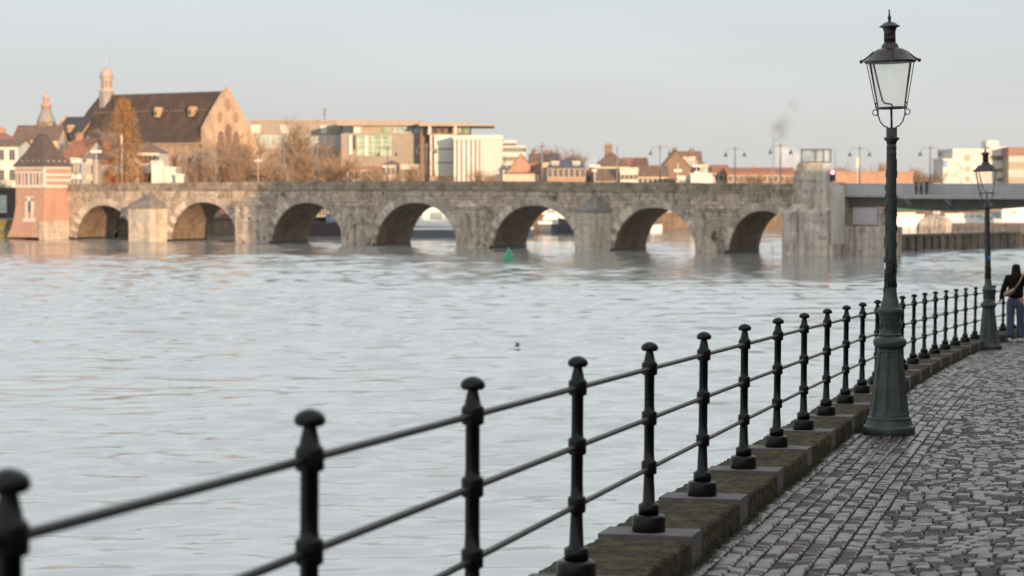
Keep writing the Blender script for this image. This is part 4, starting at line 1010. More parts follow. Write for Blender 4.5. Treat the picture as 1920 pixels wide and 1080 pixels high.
# ------------------------------------------------------------------ concrete bridge tower at the right end of the stone arches
ts = s_of(1486, 2.0)
tw = bw(ts); tower = tag(empty('bridge_tower', tw, BROT), 'weathered concrete tower with a small glazed control cabin where the stone arches end', 'tower')
zs = Z_(398, 236); zm = Z_(342, 235); zt_ = Z_(305, 236); zc_ = Z_(282, 237)
TW = 4.9
m = MB()      # broad lower block with sloping shoulder
pl = [(-.6,-3.4),(TW,-3.4),(TW,1.0),(-.6,1.0)]
m.prism(pl, -1, zs); ins = [(.35,-2.6),(TW,-2.6),(TW,1.0),(.35,1.0)]
n = 4; m.add([(x,y,zs) for x,y in pl]+[(x,y,zs+.9) for x,y in ins], [(i,(i+1)%n,n+(i+1)%n,n+i) for i in range(n)]+[(4,5,6,7)])
m.build('lower_block', M_concrete, tower)
m = MB(); m.box(.7, 3.6, -2.3, -.6, zs+.9, zt_); m.box(.6, 3.5, -2.36, -.7, zt_-2.0, zt_-1.7); m.build('shaft', M_concrete, tower)
m = MB(); m.add([(.703,-2.2,zt_+.0),(.703,-.7,zt_),(.15,-.7,zt_-1.6),(.15,-2.2,zt_-1.6),(.703,-2.2,zs+1),(.703,-.7,zs+1),(.0,-.7,zs+1),(.0,-2.2,zs+1)], [(0,1,2,3),(3,2,6,7),(0,3,7,4),(1,2,6,5)]); m.build('side_step', M_concrete, tower)
m = MB(); m.box(2.7, TW+.05, -3.0, .95, zs-.4, zm); m.build('upper_block', M_concrete, tower)
m = MB(); m.box(TW+.053, TW+.32, -2.7, .2, -1, zm-.35); m.build('buttress', M_concl, tower)
m = MB(); m.box(TW+.053, TW+.52, -3.1, .25, -1, 1.3); m.build('buttress_foot', M_concrete, tower)
m = MB(); m.box(3.603, 3.80, -2.2, -.65, zm+.003, zt_-.05); m.build('pale_side', mat('pale_grey_render', (.40,.375,.37), .8, .05, 1), tower)
m = MB(); m.box(-1.5, TW+.3, 1.003, 8.3, -1, 6.3); m.build('road_pier', M_concrete, tower)
cab = MB(); x0, x1, y0, y1 = 1.1, 3.85, -2.25, -.55
for a, b_ in ((x0,y0),(x1,y0),(x1,y1),(x0,y1),((x0+x1)/2+.4,y0)): cab.box(a-.05,a+.05,b_-.05,b_+.05,zt_,zc_)
cab.box(x0-.12,x1+.12,y0-.12,y1+.12,zc_+.002,zc_+.14); cab.box(x0,x1,y0,y1,zt_-.02,zt_+.12)
co = cab.build('cabin', mat('dark_green_frame', (.10,.12,.10), .5, .1), tower)
g_ = MB(); g_.box(x0+.07,x1-.07,y0+.01,y1-.01,zt_+.121,zc_-.001); g_.build('cabin_glass', mat('pale_cabin_glass', (.30,.34,.34), .08, .3, 1.2, spec=.9), co)
# ------------------------------------------------------------------ modern steel spans
sp = tag(empty('steel_bridge', bw(s_of(1586, 0), .4), BROT), 'grey steel girder bridge continuing from the concrete tower towards the near bank', 'bridge')
Y_ = 228
zp1 = 7.85; zp0 = Z_(365, Y_); LS = 44
par = MB()
for k in range(int(LS/2.6)):
    a = k*2.6-.9; par.box(a+.012, a+2.588, -.05, .05, zp0+.01, zp1)
    par.box(a-.06, a+.06, -.10, .12, zp0, zp1-.05)
par.box(-.9, LS-2, -.12, .10, zp1+.003, zp1+.09)
par.build('parapet', mat('grey_parapet_panel', (.31,.30,.30), .5, .07, .7), sp)
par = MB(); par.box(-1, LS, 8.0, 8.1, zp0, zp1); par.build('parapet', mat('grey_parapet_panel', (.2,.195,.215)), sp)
m = MB(); m.box(-1.15, LS, -.20, 8.3, zp0-.28, zp0+.004); m.build('deck', M_steel, sp)
wk = MB(); wk.box(7.0, LS, -2.0, -.205, zp0-.30, zp0-.06); wk.box(7.0, LS, -2.06, -2.003, zp0-.42, zp0+.02)
for k in range(8):
    a = 7.4+k*4.6; wk.add([(a,-2.0,zp0-.3),(a+.25,-2.0,zp0-.3),(a+.25,-.2,zp0-.3),(a,-.2,zp0-.3),(a,-.2,zp0-1.1),(a+.25,-.2,zp0-1.1)], [(0,1,2,3),(0,4,5,1),(3,4,0),(1,5,2)])
    wk.box(a+.08,a+.17,-2.03,-1.97,zp0,zp0+1.05)
for h in (.35,.7,1.05): wk.tube([(7.0,-2.0,zp0+h),(LS,-2.0,zp0+h)], .022, 5)
wk.build('walkway', M_steel, sp)
gd = MB(); pts_ = [(-1.1,-1.35),(2,-1.4),(6,-1.5),(9,-1.75),(12.0,-1.8),(15,-1.6),(19,-1.3),(24,-1.1),(30,-1.1),(LS,-1.1)]
for (a, za), (b_, zb) in zip(pts_, pts_[1:]):
    gd.add([(a,.7,zp0-.28),(b_,.7,zp0-.28),(b_,.9,zp0+zb),(a,.9,zp0+za),(a,7.0,zp0-.28),(b_,7.0,zp0-.28),(b_,6.8,zp0+zb),(a,6.8,zp0+za)], [(0,1,2,3),(7,6,5,4),(3,2,6,7)])
gd.build('girder', M_steeld, sp)
pi_ = MB(); pi_.prism([(5.2,22.5),(8.0,20.6),(13.6,20.6),(14.6,22.5),(14.6,27),(5.2,27)], -1, 3.1); 
pr_o = bpy.data.objects
ab_ = tag(empty('abutment', bw(s_of(1586, 0), .9), BROT), 'dark streaked concrete abutment wall with a recessed grey panel under the steel bridge', 'wall')
m = MB(); m.box(-.5, 5.9, -.6, .6, -1, 3.25); m.build('wall', M_concrete, ab_)
m = MB(); m.box(-.5, 4.4, .7, 1.3, 2.5, zp0-1.5); m.build('inner_wall', M_concrete, ab_)
m = MB(); m.box(.1, 3.0, .5, .697, 3.4, 5.3); m.build('panel', mat('pale_grey_render', (.40,.38,.40)), ab_)
# guide wall running away to the right with a railing on it
ga, gb = Vector((X_(1688,250),250,0)), Vector((X_(1690,250)+48,250+44,0))
gl_ = (gb-ga).length; gr_ = math.atan2(gb.y-ga.y, gb.x-ga.x)
gw = tag(empty('guide_wall', ga, gr_), 'long low wall of dark and pale piles in the water with a railing on top, under the steel bridge', 'wall')
m = MB(); k = 0; x = -2.5
while x < gl_:
    wd = .78; m.box(x, x+wd-.02, -.04-.16*(k%2), .8, -1, 1.72); x += wd; k += 1
M_pile = masonry('streaked_pile_concrete', (.17,.135,.11), (.08,.065,.05), (.03,.025,.02), .8, 9, bump=.01, stain=(.03,.03,.02), stain_amt=.9, mort=.05)
m.build('piles', M_pile, gw)
m = MB(); m.box(-2.6, gl_, -.3, 1.1, 1.725, 1.98); m.build('coping', mat('mossy_wall_coping', (.09,.085,.06), .9, .4, 1.5), gw)
m = MB()
for k in range(int(gl_/1.4)+2): m.box(-2.4+k*1.4-.03,-2.4+k*1.4+.03,-.03,.03,1.98,2.85)
for h in (.3,.58,.87): m.tube([(-2.4,0,1.98+h),(gl_,0,1.98+h)], .02, 5)
for k in range(int(gl_/.28)): m.box(-2.4+k*.28-.01,-2.4+k*.28+.01,-.01,.01,2.0,2.82)
m.build('railing', M_steeld, gw)
rp = at(1757, 343, 318); rp.z = 0
rpo = tag(empty('river_pier', rp, BROT), 'squat concrete river pier with a sloping brown top, seen under the steel bridge', 'pier')
m = MB(); wq = 60/F*318; m.box(-wq*.5,wq*.32,-1,2,-1,Z_(412,318)); m.add([(-wq*.5,-1,Z_(412,318)),(wq*.32,-1,Z_(412,318)),(wq*.32,2,Z_(412,318)),(-wq*.5,2,Z_(412,318)),(-wq*.3,.5,Z_(403,318)),(wq*.05,.5,Z_(403,318))],[(0,1,5,4),(2,3,4,5),(1,2,5),(3,0,4)]); m.build('block', M_concrete, rpo)
m = MB(); m.box(-wq*.12,wq*.02,0,1,Z_(402,318),8); m.build('column', M_concl, rpo)
# ------------------------------------------------------------------ traffic light
tl = tw+UX*4.35-UN*1.15; tl.z = zm+.003
ztop_, zbot_ = Z_(318, 231)-tl.z, Z_(340, 231)-tl.z
trf = tag(empty('traffic_light', tl, 0), 'river traffic signal showing one red lamp, on the concrete block right of the control cabin', 'signal')
m = MB(); m.tube([(0,.1,-.35),(0,.1,zbot_+.1)], .05, 6); m.build('pole', M_pole, trf)
m = MB(); m.prism([(.30*math.cos(q), .12) for q in (0,)] , 0, 1) if False else None
m.box(-.27,.27,-.12,.15,zbot_+.12,ztop_-.15); m.lathe([(.27,-.12),(.27,.15)], 16, c=(0,0,0)) if False else None
m.add([(.27*math.cos(q), y, ztop_-.15+.18*math.sin(q)) for y in (-.12,.15) for q in [math.pi*j/8 for j in range(9)]], [tuple(range(9)), tuple(range(9,18))]+[(j,j+1,j+10,j+9) for j in range(8)])
m.add([(.27*math.cos(q), y, zbot_+.12-.12*math.sin(q)) for y in (-.12,.15) for q in [math.pi*j/8 for j in range(9)]], [tuple(range(9)), tuple(range(9,18))]+[(j,j+1,j+10,j+9) for j in range(8)])
m.build('housing', mat('black_signal_housing', (.012,.012,.012), .6, .1), trf)
def disc(mb, x, y, z, r): mb.add([(x+r*math.cos(q), y, z+r*math.sin(q)) for q in [j*2*math.pi/20 for j in range(20)]], [tuple(range(20))])
m = MB(); disc(m, 0, -.135, ztop_-.28, .21); m.build('red_lamp', emit('red_signal_glow', (1,.06,.08), 9), trf)
m = MB(); disc(m, 0, -.14, ztop_-.28, .10); m.build('lamp_core', emit('signal_core_glow', (1,.55,.5), 14), trf)
m = MB(); disc(m, 0, -.13, zbot_+.22, .16); m.build('dark_lens', M_pane, trf)
# ------------------------------------------------------------------ lamps on the bridges
def bridge_lamp_mesh():
    t = empty('bridge_lamp'); 
    m = MB(); m.tube([(0,0,0),(0,0,4.9)], [.085,.065], 8); m.lathe([(.12,0),(.12,.5),(.09,.6)], 8); m.lathe([(.07,4.85),(.20,4.92),(.09,5.0),(.03,5.25)], 8); m.build('pole', M_pole, t)
    for sg in (-1, 1):
        m = MB(); m.tube([(0,0,4.8),(sg*.35,0,4.98),(sg*.75,0,4.95),(sg*1.0,0,4.75),(sg*1.08,0,4.5)], .030, 5); m.build('arm', M_pole, t)
        m = MB(); m.lathe([(.05,.42),(.09,.36),(.13,.22),(.26,.02),(.26,0),(.05,-.02)], 12, c=(sg*1.08,0,4.08)); m.build('lamp_shade', M_poledark, t)
    return t
pl0 = None
BL = [(222,281,1,'sunlit white bridge lamp with two bell shades in front of the brown leafy tree'),(176,290,1,'small twin bridge lamp among the pale houses behind the gatehouse'),
(349,283,1,'grey twin-armed bridge lamp in front of the church wall buttresses'),(406,277,0,'grey twin-armed bridge lamp below the church gable'),
(535,277,0,'twin-armed bridge lamp before bare trees, left of the green bay window'),(596,273,0,'twin-armed bridge lamp in front of the striped window band'),
(727,276,0,'twin-armed bridge lamp in front of the green glazed bay'),(800,270,0,'twin-armed bridge lamp at the left edge of the glazed building'),
(1016,272,1,'pale twin-armed bridge lamp beside the slate mansard house'),(1237,273,1,'pale twin-armed bridge lamp just left of the ochre gable'),
(1377,276,0,'dark twin-armed bridge lamp standing against the sky left of the tower'),(1462,270,0,'twin-armed bridge lamp beside the steam plume'),
(1610,275,2,'twin-armed lamp on the steel bridge between the two quay lanterns'),(1742,274,2,'twin-armed lamp on the steel bridge near the three walkers')]
for px, py, side, lab in BL:
    off = {0: -1.0, 1: -6.6, 2: -6.8}[side]; s = s_of(px, off); p = bw(s, -off); zd = ztop(s)-1.05 if px < 1480 else zp0
    if pl0 is None: pl0 = bridge_lamp_mesh(); o = pl0
    else: o = copy_tree(pl0)
    p.z = zd; o.location = p; o.rotation_euler.z = BROT*0+rnd.uniform(-.1,.1); sc_ = (Z_(py, p.y)-zd)/5.1; o.scale = (sc_*.98, sc_*.98, sc_)
    tag(o, lab, 'street lamp', 'twin-armed lamps along the bridges')
# thin masts with cross boards, aerials
def mast(px, ytop, Y, lab, board=None, col=M_white, r=.07, z0=3.0, name='mast', antenna=False):
    p = at(px, 343, Y); p.z = z0; t = tag(empty(name, p), lab, 'mast')
    h = Z_(ytop, Y)-z0; m = MB(); m.tube([(0,0,0),(0,0,h)], r, 6); m.build('pole', col, t)
    if board:
        for py, w_, hh in board:
            zz = Z_(py, Y)-z0; m = MB(); m.box(-w_/2,w_/2,-.1,.0,zz-hh/2,zz+hh/2); m.build('cross_board', col, t)
mast(181,268,330,'white mast with a horizontal board beside the tiled ochre roofs',[(284,1.7,.4)])
mast(484,290,330,'small pale cross-shaped mast among the bare trees',[(301,1.2,.22)],M_trim,.05)
mast(1115,296,340,'white mast with a wide board left of the pyramid-roofed house',[(311,1.7,.4),(320,.8,.3)])
mast(1157,274,300,'tall slim pole in front of the pyramid-roofed house',None,M_pole,.08)
mast(1271,306,340,'white cross-shaped mast in front of the ochre gable',[(320,1.3,.4)])
mast(1306,298,345,'white mast with boards in front of the dormered roof',[(311,1.3,.35),(324,.9,.5)])
mast(229,250,345,'white post with a tall narrow sign in front of the brown leafy tree',[(262,.25,1.3)],M_trim,.04)
mast(1450,258,300,'thin pole with a pinkish tip left of the steam plume',None,M_pole,.07)
mast(609,204,475,'rooftop aerial on the long civic building',[(206,.5,.4),(213,.5,.3)],M_steeld,.08,22,'aerial')
mast(1566,281,262,'thin grey mast with two small signal heads right of the cabin',[(283,1.1,.12)],M_pole,.05,7)
mast(1508,277,242,'thin pale rod rising beside the control cabin',None,M_trim,.04,9)
mast(1608,298,300,'short pale board on a post behind the steel bridge',[(305,.5,1.6)],M_trim,.06,5)
# ------------------------------------------------------------------ walkers on the steel bridge
def skin(name, J, E, m, parent=None, sub=1, root=0):
    me = bpy.data.meshes.new(name); me.from_pydata([j[:3] for j in J], E, []); me.update()
    o = bpy.data.objects.new(name, me); COL.objects.link(o)
    mod = o.modifiers.new('s', 'SKIN'); 
    if not me.skin_vertices: 
        bm = bmesh.new(); bm.from_mesh(me); bm.verts.layers.skin.verify(); bm.to_mesh(me); bm.free()
    for i, j in enumerate(J):
        sv = me.skin_vertices[0].data[i]; r = j[3] if isinstance(j[3], tuple) else (j[3], j[3]); sv.radius = r; sv.use_root = (i == root)
    mod.use_smooth_shade = True
    ms = o.modifiers.new('u', 'SUBSURF'); ms.levels = sub; ms.render_levels = sub
    dg = bpy.context.evaluated_depsgraph_get(); dg.update()
    nm = bpy.data.meshes.new_from_object(o.evaluated_get(dg)); o.modifiers.clear(); old = o.data; o.data = nm; nm.name = name
    nm.materials.clear(); nm.materials.append(m)
    for p in nm.polygons: p.use_smooth = True
    if parent: o.parent = parent
    return o
M_skin = mat('skin', (.36,.20,.14), .6, .08, 6)
def walker(px, lab, mcoat, mleg, rz, sc=1.0):
    s = s_of(px, .7); p = bw(s, -.7); p.z = zp0-.06
    t = tag(empty('person', p, rz), lab, 'person', 'walkers on the steel bridge'); t.scale = (sc,)*3
    bodyJ = [(0,0,.98,.12),(0,0,1.2,.12),(0,0,1.42,.12),(0,0,1.52,.05),(0,.02,1.62,.085),(0,.02,1.70,.075),(-.1,0,.9,.08),(-.1,.05,.5,.055),(-.1,.0,.08,.04),(-.1,-.12,.04,.04),(.1,0,.9,.08),(.1,-.1,.5,.055),(.1,-.02,.08,.04),(.1,-.14,.04,.04),(-.2,0,1.4,.05),(-.25,.02,1.12,.04),(-.23,-.1,.88,.03),(.2,0,1.4,.05),(.25,.02,1.12,.04),(.23,-.1,.88,.03)]
    E = [(0,1),(1,2),(2,3),(3,4),(4,5),(0,6),(6,7),(7,8),(8,9),(0,10),(10,11),(11,12),(12,13),(2,14),(14,15),(15,16),(2,17),(17,18),(18,19)]
    skin('body', bodyJ, E, M_skin, t)
    J = [(0,0,.90,.165),(0,0,1.2,.155),(0,0,1.42,.14),(-.2,0,1.4,.075),(-.26,.02,1.12,.06),(-.235,-.09,.92,.05),(.2,0,1.4,.075),(.26,.02,1.12,.06),(.235,-.09,.92,.05)]
    skin('coat', J, [(0,1),(1,2),(2,3),(3,4),(4,5),(2,6),(6,7),(7,8)], mcoat, t)
    skin('trousers', [(0,0,.95,.14),(-.1,0,.88,.10),(-.1,.05,.5,.075),(-.1,0,.10,.065),(.1,0,.88,.10),(.1,-.1,.5,.075),(.1,-.02,.10,.065)], [(0,1),(1,2),(2,3),(0,4),(4,5),(5,6)], mleg, t)
    skin('hair', [(0,.05,1.60,.08),(0,.04,1.70,.085)], [(0,1)], M_blackcloth, t)
walker(1716, 'dark-coated walker on the steel bridge, first of three from the lantern column', mat('dark_navy_coat',(.02,.022,.035),.9,.1), M_blackcloth, 1.2)
walker(1725, 'middle one of the three walkers on the steel bridge, slightly shorter', mat('dark_grey_coat',(.035,.033,.035),.9,.1), M_blackcloth, 1.0, .95)
walker(1736, 'tallest of three walkers on the steel bridge, in black beside the lamp post', M_blackcloth, M_blackcloth, -1.9, 1.04)
# ------------------------------------------------------------------ woman at the quay railing, seen from behind
Yw = 46.2
wp = Vector((X_(1907, Yw), Yw, zr(Yw)))
wm = tag(empty('person', wp, R(-12)), 'woman from behind in black jumper and jeans with tan bag, touching the railing', 'person')
# local: she faces +y (away), her left hand is on -x
hd_ = Vector((X_(1873, 46.4)-wp.x, .05, Z_(568, 46.4)-wp.z))
BJ = [(0,0,.95,(.15,.11)),(0,.0,1.10,(.13,.10)),(0,.01,1.28,(.15,.10)),(0,.0,1.41,(.13,.08)),(0,.0,1.49,.05),(0,.02,1.55,.055),(0,.02,1.63,(.078,.09)),(0,.01,1.69,(.066,.075)),
 (-.10,0,.87,.095),(-.10,.01,.50,.062),(-.11,-.03,.09,.042),(-.12,.08,.04,.038),(-.12,.16,.03,.03),
 (.10,0,.87,.095),(.10,.03,.50,.062),(.11,.03,.09,.042),(.12,.14,.04,.038),(.12,.22,.03,.03),
 (-.17,0,1.39,.055),(-.25,-.02,1.13,.043),(hd_.x*.9,hd_.y,hd_.z+.10,.030),(hd_.x,hd_.y+.02,hd_.z+.03,.032),
 (.17,0,1.39,.055),(.25,-.01,1.13,.043),(.25,.14,.93,.030),(.24,.20,.87,.032)]
BE = [(0,1),(1,2),(2,3),(3,4),(4,5),(5,6),(6,7),(0,8),(8,9),(9,10),(10,11),(11,12),(0,13),(13,14),(14,15),(15,16),(16,17),(3,18),(18,19),(19,20),(20,21),(3,22),(22,23),(23,24),(24,25)]
skin('body', BJ, BE, M_skin, wm, 2)
Mj = mat('black_jumper', (.008,.007,.007), .95, .2, 25, .002, 80, spec=.1)
skin('jumper', [(0,0,.90,(.20,.165)),(0,0,1.06,(.178,.14)),(0,.01,1.28,(.18,.13)),(0,0,1.40,(.15,.10)),(0,.0,1.47,.07),(-.175,0,1.385,.078),(-.26,-.02,1.13,.066),(hd_.x*.93,hd_.y,hd_.z+.085,.040),(.175,0,1.385,.078),(.262,-.01,1.13,.066),(.255,.12,.96,.048)], [(0,1),(1,2),(2,3),(3,4),(3,5),(5,6),(6,7),(3,8),(8,9),(9,10)], Mj, wm, 2)
Mden = mat('blue_denim', (.045,.052,.085), .9, .3, 9, .003, 40, stretch=(1,1,.4))
skin('jeans', [(0,0,.98,(.175,.135)),(0,-.01,.90,(.17,.15)),(-.10,-.01,.80,.118),(-.105,.01,.50,.090),(-.12,-.02,.05,.095),(.10,-.01,.80,.118),(.105,.03,.50,.090),(.12,.04,.05,.095)], [(0,1),(1,2),(2,3),(3,4),(1,5),(5,6),(6,7)], Mden, wm, 2)
Mhair = mat('dark_brown_hair', (.009,.006,.005), .7, .3, 20, .004, 60, stretch=(1,1,.15), spec=.12)
skin('hair', [(0,-.01,1.69,(.080,.085)),(0,-.02,1.62,(.098,.10)),(0,-.05,1.52,(.110,.085)),(0,-.085,1.42,(.120,.06)),(.0,-.10,1.33,(.075,.04))], [(0,1),(1,2),(2,3),(3,4)], Mhair, wm, 2)
Mtan = mat('tan_leather', (.26,.15,.09), .5, .15, 12)
bg_ = skin('bag', [(-.25,-.13,1.02,(.05,.05)),(-.19,-.17,1.035,(.095,.07)),(-.09,-.19,1.09,(.10,.06)),(-.01,-.185,1.17,(.05,.03))], [(0,1),(1,2),(2,3)], Mtan, wm, 2)
m = MB(); m.tube([(-.02,-.175,1.16),(.06,-.17,1.28),(.12,-.13,1.40),(.145,-.04,1.475),(.12,.07,1.47),(0,.15,1.30)], .018, 6); m.build('strap', Mtan, bg_)
Mshoe = mat('white_trainer', (.65,.64,.62), .6, .06)
for sx, sy in ((-.12,-.03),(.12,.03)):
    skin('shoe', [(sx,sy-.05,.05,(.045,.045)),(sx,sy+.05,.045,(.05,.04)),(sx,sy+.16,.03,(.045,.03))], [(0,1),(1,2)], Mshoe, wm, 2)
for k in range(5):      # fingers folded over the rail
    a = k/4.0; bx_ = hd_.x-.018+.0; ln = (.055,.062,.066,.060,.045)[k] if k else .05
    y = hd_.y-.035+k*.019
    m = MB(); m.tube([(hd_.x+.005,y+.02,hd_.z+.03),(hd_.x-.020,y+.02,hd_.z+.022),(hd_.x-.030,y+.02,hd_.z-.005),(hd_.x-.018,y+.02,hd_.z-ln*.4)], [.010,.0095,.009,.007], 6)
    m.build('finger', M_skin, wm)
# ------------------------------------------------------------------ buoy
bp_ = at(954, 488, 8*F/(489-343)); bp_.z = 0
by = tag(empty('buoy', bp_), 'green cone-shaped buoy floating in front of the stone bridge', 'buoy')
m = MB(); m.lathe([(.55,-.3),(.62,-.05),(.64,.10),(.60,.22),(.52,.30)], 20); m.build('float', M_buoy, by)
m = MB(); m.lathe([(.60,.23),(.52,.34),(.34,.85),(.20,1.15),(.10,1.25)], 20); m.lathe([(.05,1.2),(.04,1.42)], 8); m.build('cone', M_buoy, by)
# little bird low over the water
bd_ = tag(empty('bird', at(970, 649, 103), .4), 'tiny dark bird with raised wings low over the open water', 'bird')
m = MB(); m.tube([(-.16,0,0),(-.08,0,.01),(0,0,.015),(.08,0,.01),(.14,0,.03),(.20,0,.03)], [.012,.035,.05,.042,.028,.006], 8); m.build('body', mat('bird_grey', (.08,.085,.11), .8, .2, 9), bd_)
for sg in (-1, 1):
    m = MB(); m.add([(.06,0,.03),(-.06,0,.03),(-.05,sg*.14,.16),(.05,sg*.15,.17),(-.08,sg*.24,.13),(.06,0,.045),(-.06,0,.045),(-.05,sg*.14,.172),(.05,sg*.15,.182)], [(0,1,2,3),(3,2,4),(5,6,7,8),(8,7,4),(0,3,8,5),(1,2,7,6)]); m.build('wing', mat('bird_grey', (.08,.085,.11)), bd_)
# litter
lt = pt(9.0*STEP-.20, .62, .012)
m = MB()
for k, (dx, dy, mi_) in enumerate(((0,0,0),(.045,.02,1),(.02,.05,0))):
    m.add([(dx-.02,dy-.015,0),(dx+.02,dy-.02,.006),(dx+.018,dy+.02,.022),(dx-.015,dy+.018,.03),(dx,dy,.045)], [(0,1,4),(1,2,4),(2,3,4),(3,0,4)], mi_)
tag(m.build('litter', [mat('blue_wrapper',(.05,.05,.45),.4,.1), mat('pale_wrapper',(.5,.5,.75),.4,.1)], loc=lt), 'crumpled blue and white wrapper on the cobbles left of the big lamp base', 'litter')
lt = pt(3.32*STEP, .30, .02); m = MB(); m.add([(-.02,-.01,0),(.02,-.015,.004),(.022,.015,.015),(-.015,.016,.018),(0,0,.03)], [(0,1,4),(1,2,4),(2,3,4),(3,0,4)])
tag(m.build('litter', mat('red_wrapper',(.35,.02,.02),.4,.1), loc=lt), 'tiny red scrap lying in the grass below the kerb', 'litter')
# ------------------------------------------------------------------ boats seen through the arches and under the bridge
def boat(px, Y, L, lab, hull, cabin, hh=1.3, ch=2.0, cl=.6, rz=0.0, wins=6, stripe=None, cx=0.0, cat='boat', group=None, extra=None):
    p = at(px, 343, Y); p.z = 0; t = tag(empty('boat', p, rz), lab, cat, group)
    m = MB(); n = 12; B = min(2.6, L*.14); vs = []
    for i in range(n+1):
        x = -L/2+L*i/n; u = abs(2*i/n-1); w_ = B*(1-u**3.2)+.05; sh = hh*(1+.25*u*u)
        vs += [(x,-w_,sh),(x,-w_*.8,-.3),(x,w_*.8,-.3),(x,w_,sh)]
    m.add(vs, [(4*i+j,4*i+4+j,4*i+5+j,4*i+1+j) for i in range(n) for j in range(3)]+[(4*i+3,4*i+7,4*i+4,4*i) for i in range(n)]+[(0,1,2,3),(4*n,4*n+3,4*n+2,4*n+1)])
    m.build('hull', hull, t)
    if stripe:
        m = MB(); vs = []
        for i in range(n+1):
            x = -L/2+L*i/n; u = abs(2*i/n-1); w_ = B*(1-u**3.2)+.12; vs += [(x,-w_,hh*.72),(x,-w_,hh*.95)]
        m.add(vs, [(2*i,2*i+2,2*i+3,2*i+1) for i in range(n)]); m.build('stripe', stripe, t)
    m = MB(); a, b_ = cx*L-cl*L/2, cx*L+cl*L/2; m.box(a,b_,-B*.7,B*.7,hh,hh+ch); m.box(a-.2,b_+.2,-B*.78,B*.78,hh+ch+.002,hh+ch+.15)
    co = m.build('cabin', cabin, t)
    for k in range(wins):
        x = a+(b_-a)*(k+.5)/wins; w2 = (b_-a)/wins*.32; MB().box(x-w2,x+w2,-B*.7-.04,-B*.7-.003,hh+ch*.42,hh+ch*.85).build('window', M_pale_pane if hull is not M_boatd else M_pane, co)
    if extra: extra(t, B, hh, ch)
    return t
Mgh = mat('grey_hull', (.10,.11,.13), .5, .15)
boat(850,318,24,'white passenger boat with a band of windows behind the fourth arch',Mgh,M_boatw,1.5,2.6,.8,.1,7,M_boatw)
def redtop(t, B, hh, ch):
    m = MB(); m.tube([(-1.8,0,hh+ch+.15),(-1.8,0,hh+ch+1.0)],.08,6); m.lathe([(.1,-.5),(.6,-.2),(.65,.1),(.4,.45),(.1,.55)],12,c=(-1.8,0,hh+ch+.9)); m.build('radar', mat('red_cover',(.45,.06,.04),.5,.1), t)
boat(1050,343,22,'white pleasure cruiser with a red dome on top, behind the fifth arch',Mgh,M_boatw,2.0,2.6,.55,.05,6,M_boatw,-.12,extra=redtop)
boat(1100,338,9,'black stern of a moored barge at the right side of the fifth arch',M_boatd,M_boatd,2.0,.6,.3,.0,1)
boat(620,320,14,'dark barge with a blue-grey canopy behind the third arch',mat('maroon_hull',(.05,.03,.03),.5,.2),mat('blue_tarpaulin',(.16,.18,.26),.7,.15),2.1,1.1,.5,.05,2,cx=.2)
boat(232,318,9,'grey flat boat low in the shadow of the first arch',mat('dark_grey_hull',(.06,.06,.06),.6,.2),mat('pale_canopy',(.25,.23,.21),.7,.1),1.0,1.4,.5,.1,2,cx=-.2)
boat(1214,362,5,'small white motor cruiser at the left side of the sixth arch',M_boatw,mat('blue_grey_cabin',(.3,.33,.38)),.8,1.0,.5,.0,3)
for k, (px, L, h_, lab) in enumerate(((1712,9,1.2,'small white cabin cruiser nearest the big lantern column under the steel bridge'),(1698,8,1.6,'white cruiser with a tall windscreen half hidden by the lantern column'),(1800,14,1.4,'long white motor yacht right of the river pier'),(1828,12,1.5,'white yacht moored just left of the second lantern'),(1862,11,1.2,'low white boat directly right of the second lantern'))):
    boat(px, 384-k*.5, L*.8, lab, M_boatw, mat('boat_cabin_cream',(.55,.50,.43),.4,.1), h_*.9, 1.1, .5, rnd.uniform(-.1,.1), 4, group='boats moored under the steel bridge')
boat(1912,372,9,'square white houseboat at the right edge of the frame',M_boatw,M_boatw,1.5,2.2,.7,0,2,group='boats moored under the steel bridge')
boat(1885,376,7,'small grey boat with an orange deck beside the houseboat',mat('orange_hull',(.45,.18,.09),.6,.1),mat('blue_grey_cabin',(.3,.33,.38),.6,.1),.9,1.8,.6,.1,2,group='boats moored under the steel bridge')
bg2 = MB(); bg2.box(-9,12,-1,1.5,-.5,Z_(418,366)); bgp = at(1822,343,366); bgp.z = 0
tag(bg2.build('pontoon', mat('dark_pontoon',(.09,.075,.065),.8,.3,1), loc=bgp), 'long dark pontoon in front of the moored yachts', 'pontoon')
lwn = MB(); lwn.add([(-4.5,0,0),(5.5,0,0),(6,9,1.7),(-5,9,1.7)], [(0,1,2,3)]); lp = at(1718,343,402); lp.z = 2.75
tag(lwn.build('lawn', mat('lawn_grass', (.05,.13,.03), .9, .2, 2), loc=lp), None, None, kind='structure')
house('bank_house','pale two-storey building on the bank behind the yachts',1770,1850,396,388,420,8,M_cream,M_tile,'gx',win=(1,9,.8,1.2,3),cat='building',group='buildings under the steel bridge')
house('bank_house','cream building with red roof behind the right-hand boats',1852,1925,392,384,424,8,M_white,M_tile,'gx',win=(1,7,.8,1.2,3),cat='building',group='buildings under the steel bridge')
house('bank_house','pinkish house just above the green lawn',1694,1716,392,383,425,8,mat('pink_render',(.5,.33,.25),.8,.1),M_tile,'gx',win=(1,3,.8,1.2,3),cat='building',group='buildings under the steel bridge')
